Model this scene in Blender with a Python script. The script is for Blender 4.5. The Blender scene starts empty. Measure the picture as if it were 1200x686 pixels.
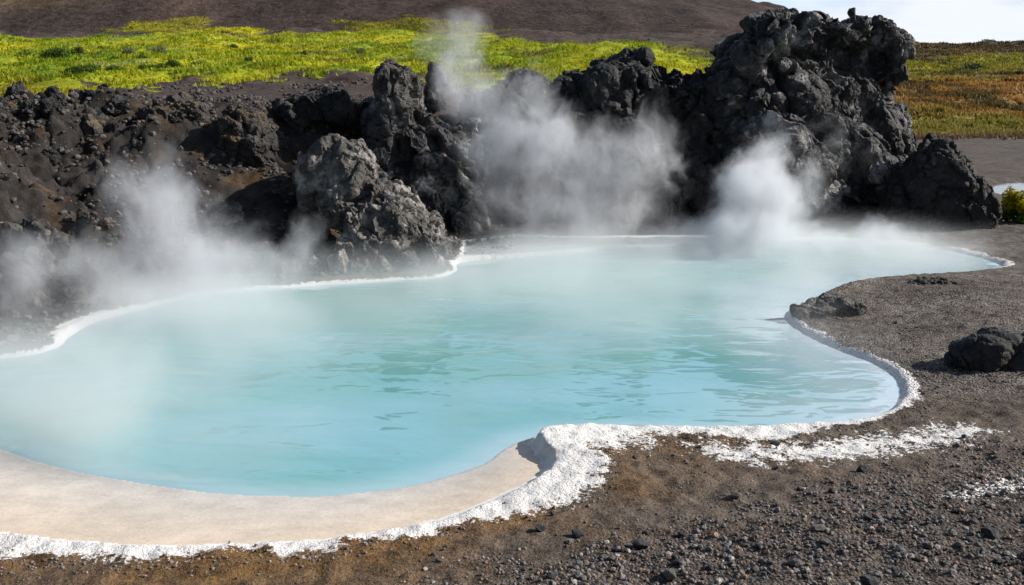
import bpy, bmesh, math, random
import numpy as np
from mathutils import Vector, Matrix

RNG = np.random.default_rng(11)
random.seed(11)
scene = bpy.context.scene
COL = scene.collection

# ------------------------------------------------------------------ camera frame
CAM_Z = 3.0
PITCH = math.atan(258.0 / 1200.0)
FW = np.array([0, math.cos(PITCH), -math.sin(PITCH)])
UPV = np.array([0, math.sin(PITCH), math.cos(PITCH)])


def ray(u, v):
    u = np.asarray(u, float); v = np.asarray(v, float)
    d = FW[None, :] + UPV[None, :] * ((343.0 - v) / 1200.0).reshape(-1, 1)
    d = d + np.array([1.0, 0, 0])[None, :] * ((u - 600.0) / 1200.0).reshape(-1, 1)
    return d


def on_ground(u, v, z=0.0):
    d = ray(u, v)
    t = (z - CAM_Z) / d[:, 2]
    return np.array([0, 0, CAM_Z]) + d * t[:, None]


def at_depth(u, v, D):
    d = ray(u, v)
    t = np.asarray(D, float).reshape(-1) / d[:, 1]
    return np.array([0, 0, CAM_Z]) + d * t[:, None]


def to_pix(p):
    q = p - np.array([0, 0, CAM_Z])
    f = q @ FW
    f = np.where(np.abs(f) < 1e-3, 1e-3, f)
    return 600 + 1200 * q[:, 0] / f, 343 - 1200 * (q @ UPV) / f, f


# ------------------------------------------------------------------ noise toolkit
def _hash(ix, iy, iz, seed):
    h = (ix.astype(np.int64) * 374761393 + iy.astype(np.int64) * 668265263 + iz.astype(np.int64) * 2147483647 + seed * 974634777) & 0xFFFFFFFF
    h = ((h ^ (h >> 13)) * 1274126177) & 0xFFFFFFFF
    h = ((h ^ (h >> 16)) * 2246822519) & 0xFFFFFFFF
    return (h ^ (h >> 15)) & 0xFFFFFFFF


def _rnd(ix, iy, iz, seed):
    return _hash(ix, iy, iz, seed).astype(np.float64) / 4294967296.0


def vnoise(p, seed=0):
    """smooth value-gradient noise in about -1..1; p is (n,3)"""
    i = np.floor(p).astype(np.int64)
    f = p - i
    w = f * f * f * (f * (f * 6 - 15) + 10)
    out = np.zeros(len(p))
    for dx in (0, 1):
        for dy in (0, 1):
            for dz in (0, 1):
                h = _hash(i[:, 0] + dx, i[:, 1] + dy, i[:, 2] + dz, seed)
                gx = ((h & 1023) / 511.5 - 1.0); gy = (((h >> 10) & 1023) / 511.5 - 1.0); gz = (((h >> 20) & 1023) / 511.5 - 1.0)
                val = gx * (f[:, 0] - dx) + gy * (f[:, 1] - dy) + gz * (f[:, 2] - dz)
                wx = w[:, 0] if dx else 1 - w[:, 0]
                wy = w[:, 1] if dy else 1 - w[:, 1]
                wz = w[:, 2] if dz else 1 - w[:, 2]
                out += val * wx * wy * wz
    return out * 1.2


def fbm(p, seed=0, octv=4, gain=0.5, lac=2.03):
    out = np.zeros(len(p)); a = 1.0; q = p.copy()
    for o in range(octv):
        out += a * vnoise(q, seed + o * 17)
        a *= gain; q = q * lac + 3.7
    return out


def ridged(p, seed=0, octv=4):
    out = np.zeros(len(p)); a = 1.0; q = p.copy(); tot = 0
    for o in range(octv):
        out += a * (1 - 2 * np.abs(vnoise(q, seed + o * 13))); tot += a
        a *= 0.5; q = q * 2.07 + 1.3
    return out / tot


SKEW = np.array(Matrix.Rotation(0.6, 3, 'X') @ Matrix.Rotation(0.5, 3, 'Y') @ Matrix.Rotation(0.3, 3, 'Z'))


def worley(p, seed=0, angular=False):
    """F1, F2, random of nearest cell, vector from its site"""
    i = np.floor(p).astype(np.int64)
    n = len(p)
    f1 = np.full(n, 9.0); f2 = np.full(n, 9.0); r = np.zeros(n); vec = np.zeros((n, 3)); tl = np.zeros((n, 3))
    for dx in (-1, 0, 1):
        for dy in (-1, 0, 1):
            for dz in (-1, 0, 1):
                cx, cy, cz = i[:, 0] + dx, i[:, 1] + dy, i[:, 2] + dz
                h = _hash(cx, cy, cz, seed)
                s = np.stack([cx + (h & 1023) / 1023.0, cy + ((h >> 10) & 1023) / 1023.0, cz + ((h >> 20) & 1023) / 1023.0], 1)
                d = p - s
                L = 0.72 * np.abs(d @ SKEW).sum(1) if angular else np.sqrt((d * d).sum(1))
                c = L < f1
                f2 = np.where(c, f1, np.minimum(f2, L))
                f1 = np.where(c, L, f1)
                h2 = _hash(cx, cy, cz, seed + 91)
                r = np.where(c, (h2 & 65535) / 32767.5 - 1, r)
                t = np.stack([((h2 >> 3) & 255) / 127.5 - 1, ((h2 >> 11) & 255) / 127.5 - 1, ((h2 >> 19) & 255) / 127.5 - 1], 1)
                vec[c] = d[c]; tl[c] = t[c]
    return f1, f2, r, (vec * tl).sum(1)


def sstep(a, b, x):
    t = np.clip((x - a) / (b - a), 0, 1)
    return t * t * (3 - 2 * t)


def xy3(x, y, s=1.0, z=0.0):
    return np.stack([np.asarray(x) * s, np.asarray(y) * s, np.full(np.shape(x), z, float)], 1)


# ------------------------------------------------------------------ mesh helpers
def mesh_np(name, verts, faces, smooth=True):
    """faces: (n,k) int array"""
    me = bpy.data.meshes.new(name)
    verts = np.asarray(verts, np.float32); faces = np.asarray(faces, np.int32)
    n, k = faces.shape
    me.vertices.add(len(verts)); me.vertices.foreach_set("co", verts.ravel())
    me.loops.add(n * k); me.loops.foreach_set("vertex_index", faces.ravel())
    me.polygons.add(n)
    me.polygons.foreach_set("loop_start", np.arange(0, n * k, k, dtype=np.int32))
    me.polygons.foreach_set("loop_total", np.full(n, k, np.int32))
    me.polygons.foreach_set("use_smooth", np.full(n, smooth, bool))
    me.update(calc_edges=True)
    return me


def put_attr(me, name, data):
    data = np.asarray(data, np.float32)
    if data.ndim == 1:
        a = me.attributes.new(name, 'FLOAT', 'POINT'); a.data.foreach_set("value", data)
    else:
        if data.shape[1] == 3:
            data = np.concatenate([data, np.ones((len(data), 1), np.float32)], 1)
        a = me.attributes.new(name, 'FLOAT_COLOR', 'POINT'); a.data.foreach_set("color", data.ravel())


def link(name, me, mat=None, parent=None):
    o = bpy.data.objects.new(name, me)
    COL.objects.link(o)
    if mat is not None:
        me.materials.clear(); me.materials.append(mat)
    if parent is not None:
        o.parent = parent
    return o


def tag(o, label, cat, group=None, kind=None):
    o["label"] = label; o["category"] = cat
    if group: o["group"] = group
    if kind: o["kind"] = kind
    return o


def recentre(me):
    """move the origin of a mesh to its base; returns that point"""
    n = len(me.vertices); co = np.empty(n * 3, np.float32); me.vertices.foreach_get("co", co); co = co.reshape(-1, 3)
    c = np.array([co[:, 0].mean(), co[:, 1].mean(), co[:, 2].min()], np.float32)
    me.vertices.foreach_set("co", (co - c).ravel()); me.update()
    return Vector(c.tolist())


# ------------------------------------------------------------------ materials
class NT:
    def __init__(self, name):
        self.m = bpy.data.materials.new(name); self.m.use_nodes = True
        self.t = self.m.node_tree; self.t.nodes.clear()
        self.out = self.n('ShaderNodeOutputMaterial')

    def n(self, typ, **kw):
        nd = self.t.nodes.new(typ)
        for k, v in kw.items():
            setattr(nd, k, v)
        return nd

    def l(self, a, b):
        self.t.links.new(a, b)

    def setin(self, sock, v):
        if hasattr(v, 'links'):
            self.l(v, sock)
        else:
            sock.default_value = v

    def math(self, op, a, b=None, c=None, clamp=False):
        nd = self.n('ShaderNodeMath', operation=op, use_clamp=clamp)
        self.setin(nd.inputs[0], a)
        if b is not None: self.setin(nd.inputs[1], b)
        if c is not None: self.setin(nd.inputs[2], c)
        return nd.outputs[0]

    def vmath(self, op, a, b=None, scale=None):
        nd = self.n('ShaderNodeVectorMath', operation=op)
        self.setin(nd.inputs[0], a)
        if b is not None: self.setin(nd.inputs[1], b)
        if scale is not None: self.setin(nd.inputs['Scale'], scale)
        return nd.outputs[0]

    def noise(self, vec, scale, detail=4, rough=0.55, dist=0.0):
        nd = self.n('ShaderNodeTexNoise')
        self.l(vec, nd.inputs['Vector'])
        nd.inputs['Scale'].default_value = scale; nd.inputs['Detail'].default_value = detail
        nd.inputs['Roughness'].default_value = rough; nd.inputs['Distortion'].default_value = dist
        return nd.outputs['Fac']

    def voro(self, vec, scale, out='Distance', feature='F1'):
        nd = self.n('ShaderNodeTexVoronoi', feature=feature)
        self.l(vec, nd.inputs['Vector']); nd.inputs['Scale'].default_value = scale
        return nd.outputs[out]

    def map(self, x, a, b, c=0.0, d=1.0, smooth=True):
        nd = self.n('ShaderNodeMapRange', interpolation_type='SMOOTHSTEP' if smooth else 'LINEAR')
        self.setin(nd.inputs[0], x)
        for i, v in enumerate((a, b, c, d)):
            self.setin(nd.inputs[i + 1], v)
        return nd.outputs[0]

    def mix(self, fac, a, b, mode='MIX'):
        nd = self.n('ShaderNodeMix', data_type='RGBA', blend_type=mode)
        self.setin(nd.inputs[0], fac)
        for s, v in ((nd.inputs[6], a), (nd.inputs[7], b)):
            if isinstance(v, tuple) and len(v) == 3: v = (*v, 1)
            self.setin(s, v)
        return nd.outputs[2]

    def attr(self, name, out='Fac'):
        nd = self.n('ShaderNodeAttribute', attribute_name=name)
        return nd.outputs[out]

    def pos(self):
        return self.n('ShaderNodeNewGeometry').outputs['Position']

    def bump(self, h, strength, distance, normal=None):
        nd = self.n('ShaderNodeBump')
        self.l(h, nd.inputs['Height']); nd.inputs['Strength'].default_value = strength; nd.inputs['Distance'].default_value = distance
        if normal is not None: self.l(normal, nd.inputs['Normal'])
        return nd.outputs[0]

    def bsdf(self, color, rough=0.85, normal=None, spec=0.3, **kw):
        b = self.n('ShaderNodeBsdfPrincipled')
        if isinstance(color, tuple) and len(color) == 3: color = (*color, 1)
        self.setin(b.inputs['Base Color'], color); self.setin(b.inputs['Roughness'], rough)
        self.setin(b.inputs['Specular IOR Level'], spec)
        if normal is not None: self.l(normal, b.inputs['Normal'])
        for k, v in kw.items(): self.setin(b.inputs[k], v)
        self.l(b.outputs[0], self.out.inputs['Surface'])
        return b


def mat_ground():
    M = NT('ground_surface'); p = M.pos()
    base = M.attr('base_col', 'Color'); crust = M.attr('crust'); grit = M.attr('grit'); bed = M.attr('bed')
    n1 = M.noise(p, 5.0, 6, 0.62); n2 = M.noise(p, 38.0, 4, 0.65); n3 = M.noise(p, 130.0, 2, 0.6)
    vc = M.n('ShaderNodeTexVoronoi'); M.l(p, vc.inputs['Vector']); vc.inputs['Scale'].default_value = 42
    cell = M.n('ShaderNodeSeparateColor'); M.l(vc.outputs['Color'], cell.inputs[0])
    s = M.math('ADD', M.map(n1, 0.3, 0.7, 0.62, 1.38), M.map(n2, 0.3, 0.7, -0.35, 0.4))
    s = M.math('ADD', s, M.map(n3, 0.3, 0.7, -0.3, 0.3))
    s = M.math('ADD', s, M.math('MULTIPLY', M.map(cell.outputs[0], 0.0, 1.0, -0.45, 0.6, False), grit))
    s = M.math('MAXIMUM', s, 0.12)
    k = M.math('SUBTRACT', 1.0, M.math('MULTIPLY', bed, 0.8))
    s = M.math('ADD', M.math('MULTIPLY', M.math('SUBTRACT', s, 1.0), k), 1.0)
    sc = M.vmath('SCALE', base, scale=s)
    tint = M.mix(M.map(cell.outputs[1], 0.3, 1.0, 0, 0.5), (1, 1, 1), (1.12, 0.95, 0.82))
    colr = M.mix(grit, sc, M.mix(1.0, sc, tint, 'MULTIPLY'))
    # faint streaks in the wet silica bed
    st = M.n('ShaderNodeMapping'); M.l(p, st.inputs[0]); st.inputs['Scale'].default_value = (4.5, 13.0, 8.0); st.inputs['Rotation'].default_value = (0, 0, 0.18)
    streak = M.map(M.noise(st.outputs[0], 1.6, 6, 0.66, 0.9), 0.56, 0.74, 0, 0.5)
    colr = M.mix(M.math('MULTIPLY', streak, bed), colr, (0.42, 0.31, 0.22))
    # white mineral crust: ragged edge, grey pits and flecks
    e = M.math('ADD', crust, M.map(M.noise(p, 9.0, 6, 0.7), 0.25, 0.75, -0.42, 0.42))
    e = M.math('ADD', e, M.map(n2, 0.3, 0.7, -0.22, 0.22))
    cf = M.map(e, 0.40, 0.60)
    pit = M.map(M.math('ADD', M.noise(p, 30.0, 5, 0.7), M.math('MULTIPLY', n1, 0.35)), 0.82, 0.90, 0, 0.8)
    wc = M.mix(M.noise(p, 14.0, 4), (0.88, 0.86, 0.84), (0.78, 0.75, 0.72))
    wc = M.mix(pit, wc, (0.24, 0.20, 0.17))
    colr = M.mix(cf, colr, wc)
    wet = M.attr('wet')
    h = M.math('ADD', M.math('MULTIPLY', n2, 0.6), M.math('MULTIPLY', n3, 0.28))
    h = M.math('ADD', h, M.math('MULTIPLY', M.math('MULTIPLY', vc.outputs['Distance'], -0.9), grit))
    h = M.math('MULTIPLY', h, M.math('SUBTRACT', 1.0, M.math('MULTIPLY', bed, 0.93)))
    nb = M.bump(h, 0.9, 0.03)
    M.bsdf(colr, M.map(wet, 0, 1, 0.92, 0.25, False), nb, M.map(wet, 0, 1, 0.2, 0.5, False))
    return M.m


def mat_rock(name, dark, mid, pale, pale_amt=0.5, moss=0.0, moss_col=(0.20, 0.11, 0.03), tan=0.0):
    M = NT(name); p = M.pos()
    big = M.noise(p, 1.3, 5, 0.6); fine = M.noise(p, 11.0, 7, 0.68); gr = M.noise(p, 42.0, 4, 0.7)
    c = M.mix(M.map(M.math('ADD', M.math('MULTIPLY', fine, 0.5), M.math('MULTIPLY', big, 0.5)), 0.34, 0.66), dark, mid)
    lich = M.math('ADD', M.math('MULTIPLY', big, 0.6), M.math('MULTIPLY', M.noise(p, 3.2, 8, 0.7), 0.6))
    c = M.mix(M.map(lich, 0.72 - 0.22 * pale_amt, 0.90 - 0.22 * pale_amt, 0, 0.9), c, pale)
    if tan:
        t = M.map(M.noise(p, 1.9, 5, 0.6), 0.60, 0.70, 0, tan)
        c = M.mix(t, c, (0.26, 0.19, 0.13))
    if moss:
        g = M.n('ShaderNodeNewGeometry'); sx = M.n('ShaderNodeSeparateXYZ'); M.l(g.outputs['Normal'], sx.inputs[0])
        f = M.math('MULTIPLY', M.map(sx.outputs[2], 0.35, 0.75), M.map(M.math('ADD', M.noise(p, 2.2, 6, 0.65), M.math('MULTIPLY', gr, 0.2)), 0.60, 0.68))
        c = M.mix(M.math('MULTIPLY', f, moss), c, M.mix(M.noise(p, 4.0, 3), moss_col, (0.10, 0.085, 0.02)))
    c = M.mix(1.0, c, M.mix(M.map(gr, 0.3, 0.7), (0.72, 0.72, 0.74), (1.25, 1.23, 1.2)), 'MULTIPLY')
    vo = M.voro(p, 17.0)
    h = M.math('ADD', M.math('MULTIPLY', fine, 1.0), M.math('MULTIPLY', gr, 0.35))
    h = M.math('ADD', h, M.math('MULTIPLY', vo, 0.5))
    nb = M.bump(h, 0.75, 0.035)
    M.bsdf(c, 0.74, nb, 0.4)
    return M.m


def mat_leaf(name, sat=1.0):
    M = NT(name)
    c = M.attr('leaf_col', 'Color')
    b = M.bsdf(c, 0.6, None, 0.25)
    tr = M.n('ShaderNodeBsdfTranslucent'); M.l(c, tr.inputs[0])
    mx = M.n('ShaderNodeMixShader'); mx.inputs[0].default_value = 0.4
    M.l(b.outputs[0], mx.inputs[1]); M.l(tr.outputs[0], mx.inputs[2]); M.l(mx.outputs[0], M.out.inputs['Surface'])
    return M.m


def mat_water():
    M = NT('milky_water'); p = M.pos()
    sh = M.attr('shallow')
    m1 = M.n('ShaderNodeMapping'); M.l(p, m1.inputs[0]); m1.inputs['Scale'].default_value = (0.55, 1.5, 1.0)
    tone = M.noise(m1.outputs[0], 0.55, 3, 0.5)
    deep = M.mix(M.map(tone, 0.35, 0.65), (0.125, 0.375, 0.36), (0.18, 0.42, 0.46))
    c = M.mix(sh, deep, (0.50, 0.62, 0.69))
    m2 = M.n('ShaderNodeMapping'); M.l(p, m2.inputs[0]); m2.inputs['Scale'].default_value = (1.0, 1.9, 1.0); m2.inputs['Rotation'].default_value = (0, 0, 0.12)
    w1 = M.noise(m2.outputs[0], 1.3, 2, 0.4, 0.6); w2 = M.noise(m2.outputs[0], 4.0, 1, 0.4, 0.4)
    calm = M.map(M.noise(p, 0.35, 2), 0.38, 0.62, 0.45, 1.1)
    h = M.math('ADD', M.math('MULTIPLY', w1, 0.075), M.math('MULTIPLY', w2, 0.013))
    h = M.math('MULTIPLY', h, calm)
    nb = M.bump(h, 1.0, 0.42)
    M.bsdf(c, 0.02, nb, 0.5, IOR=1.62)
    return M.m


def mat_pond():
    M = NT('pond_water_surface'); p = M.pos()
    nb = M.bump(M.noise(p, 3.0, 3), 0.3, 0.03)
    M.bsdf((0.10, 0.12, 0.13), 0.05, nb, 0.5)
    return M.m


def mat_hill():
    M = NT('scree_hillside'); p = M.pos()
    base = M.attr('base_col', 'Color')
    n1 = M.noise(p, 0.35, 6, 0.65); n2 = M.noise(p, 2.2, 6, 0.7)
    s = M.math('ADD', M.map(n1, 0.3, 0.7, 0.7, 1.25), M.map(n2, 0.3, 0.7, -0.4, 0.45))
    c = M.vmath('SCALE', base, scale=s)
    h = M.math('ADD', n2, M.math('MULTIPLY', n1, 1.0))
    M.bsdf(c, 0.95, M.bump(h, 0.8, 0.35), 0.1)
    return M.m


# ------------------------------------------------------------------ shoreline (pixels of the outline, width of wet bed, width of white crust)
SHORE = [
    (-260, 452, 0, .07), (-140, 436, 0, .07), (0, 421, 0, .07), (40, 416, 0, .07), (70, 406, 0, .09), (82, 395, 0, .20), (110, 379, 0, .20), (150, 367, 0, .08),
    (210, 352, 0, .07), (250, 344, 0, .07), (330, 338, 0, .07), (400, 333, 0, .08), (460, 329, 0, .07), (510, 326, 0, .07), (535, 318, 0, .07),
    (540, 308, 0, .12), (600, 302, 0, .16), (680, 296, 0, .16), (720, 292, 0, .20), (790, 291, 0, .22), (830, 297, 0, .22), (848, 294, 0, .10),
    (842, 287, 0, .12), (900, 283, 0, .12), (970, 282, 0, .12), (1040, 286, 0, .12), (1100, 292, 0, .13), (1150, 303, 0, .15), (1174, 314, 0, .14),
    (1130, 321, 0, .03), (1060, 325, 0, .0), (1000, 332, 0, .0), (975, 340, 0, .0), (950, 352, 0, .0), (930, 361, 0, .06), (919, 370, 0, .16),
    (926, 381, 0, .12), (950, 396, 0, .11), (985, 412, 0, .11), (1020, 425, 0, .12), (1045, 441, 0, .13), (1054, 460, 0, .15), (1045, 478, 0, .15),
    (1020, 490, 0, .14), (980, 497, .0, .20), (900, 501, .0, .34), (840, 503, 0, .36), (760, 503, 0, .40), (690, 505, 0, .52), (640, 510, .02, .62),
    (610, 517, .12, .62), (588, 529, .34, .62), (565, 545, .54, .46), (520, 560, .64, .36), (470, 572, .74, .28), (400, 580, .84, .24), (350, 582, .88, .23),
    (250, 578, 1.02, .23), (150, 564, 1.14, .25), (90, 553, 1.27, .28), (30, 537, 1.40, .32), (-40, 512, 1.5, .34), (-150, 480, 1.3, .28), (-260, 465, 1.2, .2)]


def catmull(pts, sub=5):
    pts = np.asarray(pts, float); n = len(pts); out = []
    for i in range(n):
        p0, p1, p2, p3 = pts[i - 1], pts[i], pts[(i + 1) % n], pts[(i + 2) % n]
        for s in range(sub):
            t = s / sub
            out.append(0.5 * ((2 * p1) + (-p0 + p2) * t + (2 * p0 - 5 * p1 + 4 * p2 - p3) * t * t + (-p0 + 3 * p1 - 3 * p2 + p3) * t ** 3))
    return np.array(out)


_sh = catmull(SHORE, 4)
SHP = on_ground(_sh[:, 0], _sh[:, 1], 0.0)[:, :2]
SHW = np.maximum(_sh[:, 2:4], 0)


def poly_sdf(x, y, P, vals=None):
    """signed distance (+ outside) to the polygon, and values interpolated at the nearest boundary point"""
    n = len(x); d2 = np.full(n, 1e18); inside = np.zeros(n, bool)
    out = np.zeros((n, vals.shape[1])) if vals is not None else None
    m = len(P)
    for i in range(m):
        a = P[i]; b = P[(i + 1) % m]; e = b - a
        wx = x - a[0]; wy = y - a[1]
        t = np.clip((wx * e[0] + wy * e[1]) / max(e @ e, 1e-12), 0, 1)
        dx = wx - e[0] * t; dy = wy - e[1] * t; q = dx * dx + dy * dy
        c = q < d2
        d2 = np.where(c, q, d2)
        if vals is not None:
            j = (i + 1) % m
            out[c] = vals[i] + (vals[j] - vals[i]) * t[c, None]
        if a[1] != b[1]:
            cr = ((a[1] > y) != (b[1] > y)) & (x < (b[0] - a[0]) * (y - a[1]) / (b[1] - a[1]) + a[0])
            inside ^= cr
    d = np.sqrt(d2)
    return np.where(inside, -d, d), out


def pix_poly(pts, z):
    p = np.asarray(pts, float)
    return on_ground(p[:, 0], p[:, 1], z)[:, :2]


POND = pix_poly([(1158, 219), (1175, 214), (1205, 212), (1250, 211), (1330, 214), (1380, 222), (1320, 231), (1250, 233), (1205, 231), (1180, 232), (1164, 228)], 0.06)
TAIL = pix_poly([(830, 506), (900, 507), (985, 503), (1040, 497), (1090, 491), (1130, 485), (1146, 487), (1130, 496), (1080, 503), (1020, 510), (990, 515), (930, 519), (850, 516)], 0.2)
PATCH = pix_poly([(1110, 562), (1140, 540), (1185, 535), (1230, 538), (1230, 552), (1180, 560), (1135, 568)], 0.25)
SHELF = pix_poly([(536, 304), (540, 285), (600, 279), (680, 280), (770, 279), (850, 279), (848, 290), (790, 290), (720, 291), (680, 295), (600, 301)], 0.03)


def plateau_z(y):
    return 2.45 + 0.075 * np.clip(y - 23.0, 0, 45) + 0.02 * np.clip(y - 68, 0, 100)


def right_z(y):
    z = 0.12 + 0.068 * np.clip(y - 49.0, 0, 101)
    return z - 0.05 * np.clip(y - 150, 0, 200)


def terrain(x, y, full=True):
    """height and surface attributes of the ground at any point"""
    x = np.asarray(x, float); y = np.asarray(y, float)
    near = (y > 3) & (y < 26)
    d = np.full(len(x), 30.0); wid = np.zeros((len(x), 2))
    dn, wn = poly_sdf(x[near], y[near], SHP, SHW)
    d[near] = dn; wid[near] = wn
    yy = np.maximum(y, 2.0)
    a = x / yy
    P0 = xy3(x, y)
    wob = fbm(P0 * 2.3, 3, 3) * 0.035
    dd = d + wob * np.clip(np.abs(d) * 3, 0, 1) * (d > 0)
    beige, white = wid[:, 0], wid[:, 1]
    # --- pool side profile
    rim_h = 0.05 + 0.07 * sstep(0.35, 0.7, white)
    z_bank = np.where(beige > 0.03, np.minimum(dd, beige) * 0.06, 0) * (d > 0)
    step0 = beige
    z_step = rim_h * sstep(0.0, 0.10, dd - step0)
    z_out = 0.12 * sstep(0.1, 3.0, dd - step0 - white)
    z = np.where(d <= 0, np.maximum(d * 0.55, -0.7) - 0.004, 0.004 + z_bank + z_step + z_out)
    z += (d > 0) * (fbm(P0 * 0.7, 21, 3) * 0.05) * sstep(0.1, 1.5, dd - step0)
    crumb = fbm(P0 * 7.0, 5, 4)
    z += (d > 0) * sstep(0.02, 0.14, dd - step0) * crumb * 0.028
    tmp = sstep(0.02, 0.14, dd - step0) * (d > 0)
    z += tmp * ridged(P0 * 16.0, 8, 3) * 0.012
    # --- back bank and plateau
    ymid = 12.3 + 6.0 * a
    back = sstep(0.0, 1.0, y - ymid) * (d > 0)
    left_w = 1 - sstep(0.24, 0.36, a)
    blen = 2.6 + 4.0 * (1 - sstep(-0.26, -0.12, a))
    off = 0.2 + 3.0 * sstep(-0.25, -0.11, a) - 0.9 * sstep(0.0, 0.06, a)
    b = sstep(0.1, 1.0, (dd - off) / blen + 0.2 * fbm(P0 * 0.45, 31, 3) * sstep(0.5, 1.5, dd))
    b = np.where(y > 25, 1.0, b)
    bankm = back * left_w
    rough = np.zeros(len(x)); k = np.nonzero((bankm > 0) & (y < 24))[0]
    if len(k):
        Q = P0[k]
        Q = Q + 0.16 * np.stack([vnoise(Q * 2, 41), vnoise(Q * 2, 42), np.zeros(len(k))], 1)
        rr = np.zeros(len(k))
        for s_, a_ in ((1.2, 0.30), (2.8, 0.17), (6.5, 0.075)):
            f1, f2, r, tl = worley(Q * s_, 44 + int(s_ * 3))
            rr += a_ * (0.7 * r + 0.9 * tl) - a_ * 0.45 * np.exp(-(f2 - f1) / 0.12)
        rr += fbm(Q * 2.6, 47, 4) * 0.10 + ridged(Q * 8, 49, 4) * 0.05
        azk = a[k] * 1200 + 600
        rr *= 0.8
        rr *= 1 - 0.72 * sstep(130, 200, azk) * (1 - sstep(400, 450, azk))
        rough[k] = rr * sstep(0.3, 1.3, dd[k]) * (1 - sstep(19.5, 22.0, y[k] + 1.5 * vnoise(Q * 0.35, 61)))
    plat = plateau_z(y)
    z_left = z + (plat - z) * b + rough * (0.25 + 0.75 * b ** 0.5)
    far_r = sstep(24, 34, y)
    z_right = z * (1 - far_r) + right_z(y) * far_r
    z_rear = z_left * left_w + z_right * (1 - left_w)
    z = np.where(d > 0, z * (1 - back) + z_rear * back, z)
    # hummocks of the fields
    fld = sstep(22.5, 28, y) * left_w
    hum = fbm(P0 * 0.55, 71, 4)
    z += fld * (np.maximum(hum, -0.2) * 0.28 + fbm(P0 * 0.16, 75, 2) * 0.35)
    fr = sstep(47, 56, y) * (1 - left_w)
    z += fr * (np.maximum(hum, -0.3) * 0.28 + fbm(P0 * np.array([0.06, 0.11, 1]), 77, 3) * 0.9)
    z += (1 - left_w) * sstep(20, 30, y) * (1 - fr) * fbm(P0 * 0.4, 79, 3) * 0.05
    # pond basin, shelf
    pd = np.full(len(x), 9.0); sel = (y > 18) & (y < 40) & (x > 4)
    pd[sel] = poly_sdf(x[sel], y[sel], POND)[0]
    pd = pd + fbm(P0 * np.array([1.0, 2.0, 1]), 83, 3) * 0.35
    z = np.where((pd < 1.2) & (d > 0), z * sstep(0.0, 1.2, pd) + (0.05 + np.clip(pd, -0.6, 0.5) * 0.25) * (1 - sstep(0.0, 1.2, pd)), z)
    sd = np.full(len(x), 9.0); sel = (y > 14) & (y < 22) & (np.abs(x) < 6)
    sd[sel] = poly_sdf(x[sel], y[sel], SHELF)[0]
    shelf = (1 - sstep(-0.02, 0.12, sd)) * (d > 0)
    lip = np.exp(-((sd + 0.02) / 0.07) ** 2) * shelf * (d < 3.0)
    z = z * (1 - shelf) + shelf * 0.035 + lip * 0.05
    if not full:
        return z
    # --- albedo
    n = len(x)
    c = np.empty((n, 3))
    g1 = fbm(P0 * 0.9, 101, 4); g2 = fbm(P0 * 2.4, 103, 3)
    t = np.clip(0.5 + 0.6 * g1, 0, 1)[:, None]
    c[:] = np.array([0.074, 0.056, 0.043]) * (1 - t) + np.array([0.142, 0.114, 0.092]) * t
    # rusty soil just outside the crust
    u, v, f = to_pix(np.stack([x, y, z], 1))
    fg = (y < 15) & (y > -10)
    rust = np.exp(-np.clip(dd - step0 - white - 0.12, 0, 9) / 0.45) * (y < 9.5) * (d > 0) * (x < 2.5)
    rust = np.clip(rust * 0.9 * (0.6 + 1.4 * fbm(P0 * 1.3, 107, 3)) + 0.35 * (x < -0.5) * (y < 8) * (d > 0), 0, 1)[:, None]
    c = c * (1 - 0.75 * rust) + np.array([0.175, 0.092, 0.028]) * 0.75 * rust
    # darker coarse gravel towards the front right, and on the spit
    diag = sstep(-5, 65, (v - 600) + (u - 760) * 0.235 + 30 * g2) * fg
    dk = diag[:, None]
    c = c * (1 - 0.45 * dk) + np.array([0.080, 0.073, 0.070]) * 0.45 * dk
    spit = (sstep(8.6, 9.6, y) * (x > 1.5) * (y < 22))[:, None]
    gs = np.clip(0.5 + 0.7 * g1, 0, 1)[:, None]
    c = c * (1 - spit) + spit * (np.array([0.070, 0.057, 0.047]) * (1 - gs) + np.array([0.190, 0.172, 0.155]) * gs)
    # wet bed of pale silica
    bedm = ((d > -0.5) & (beige > 0.03)) * (1 - sstep(-0.03, 0.05, dd - beige)) * sstep(0.02, 0.12, beige)
    bt = np.clip(dd / np.maximum(beige, 0.05), 0, 1)[:, None]
    c = c * (1 - bedm[:, None]) + bedm[:, None] * ((np.array([0.56, 0.535, 0.51]) * (1 - bt) + np.array([0.73, 0.605, 0.475]) * bt) * (1 + 0.16 * g1[:, None] + 0.10 * fbm(P0 * np.array([3.0, 7.0, 1]), 143, 4)[:, None]))
    c[d < -0.02] = np.array([0.5, 0.62, 0.62])
    # back bank: dark lava soil, its shade darkened into the colour, with rusty ledges
    bm = (bankm * sstep(0.15, 0.6, dd))[:, None]
    dark = np.array([0.016, 0.014, 0.013]) + np.clip(0.4 + 0.9 * g2, 0, 1)[:, None] * np.array([0.040, 0.036, 0.034])
    led = (np.clip(fbm(P0 * 1.1, 111, 4) * 1.8 - 0.25, 0, 1) * sstep(1.8, 3.2, dd))[:, None]
    dark = dark * (1 - 0.6 * led) + np.array([0.11, 0.062, 0.022]) * 0.6 * led
    c = c * (1 - bm) + dark * bm
    # brown bench of fine scoria above the bank
    ben = (left_w * sstep(19.5, 21.5, y + 1.2 * g1))[:, None]
    brn = np.array([0.068, 0.049, 0.041]) * (1 + 0.35 * g2[:, None])
    c = c * (1 - ben) + brn * ben
    # the bright grass field
    edge = np.interp(u, [-400, 0, 60, 110, 200, 300, 430, 520, 600, 860], [19.5, 20.5, 22.5, 25.0, 26.5, 27.5, 29.0, 26.0, 23.5, 23.0])
    ge = sstep(-0.4, 0.5, y - edge + 3.0 * g1 + 1.4 * g2)
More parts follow.
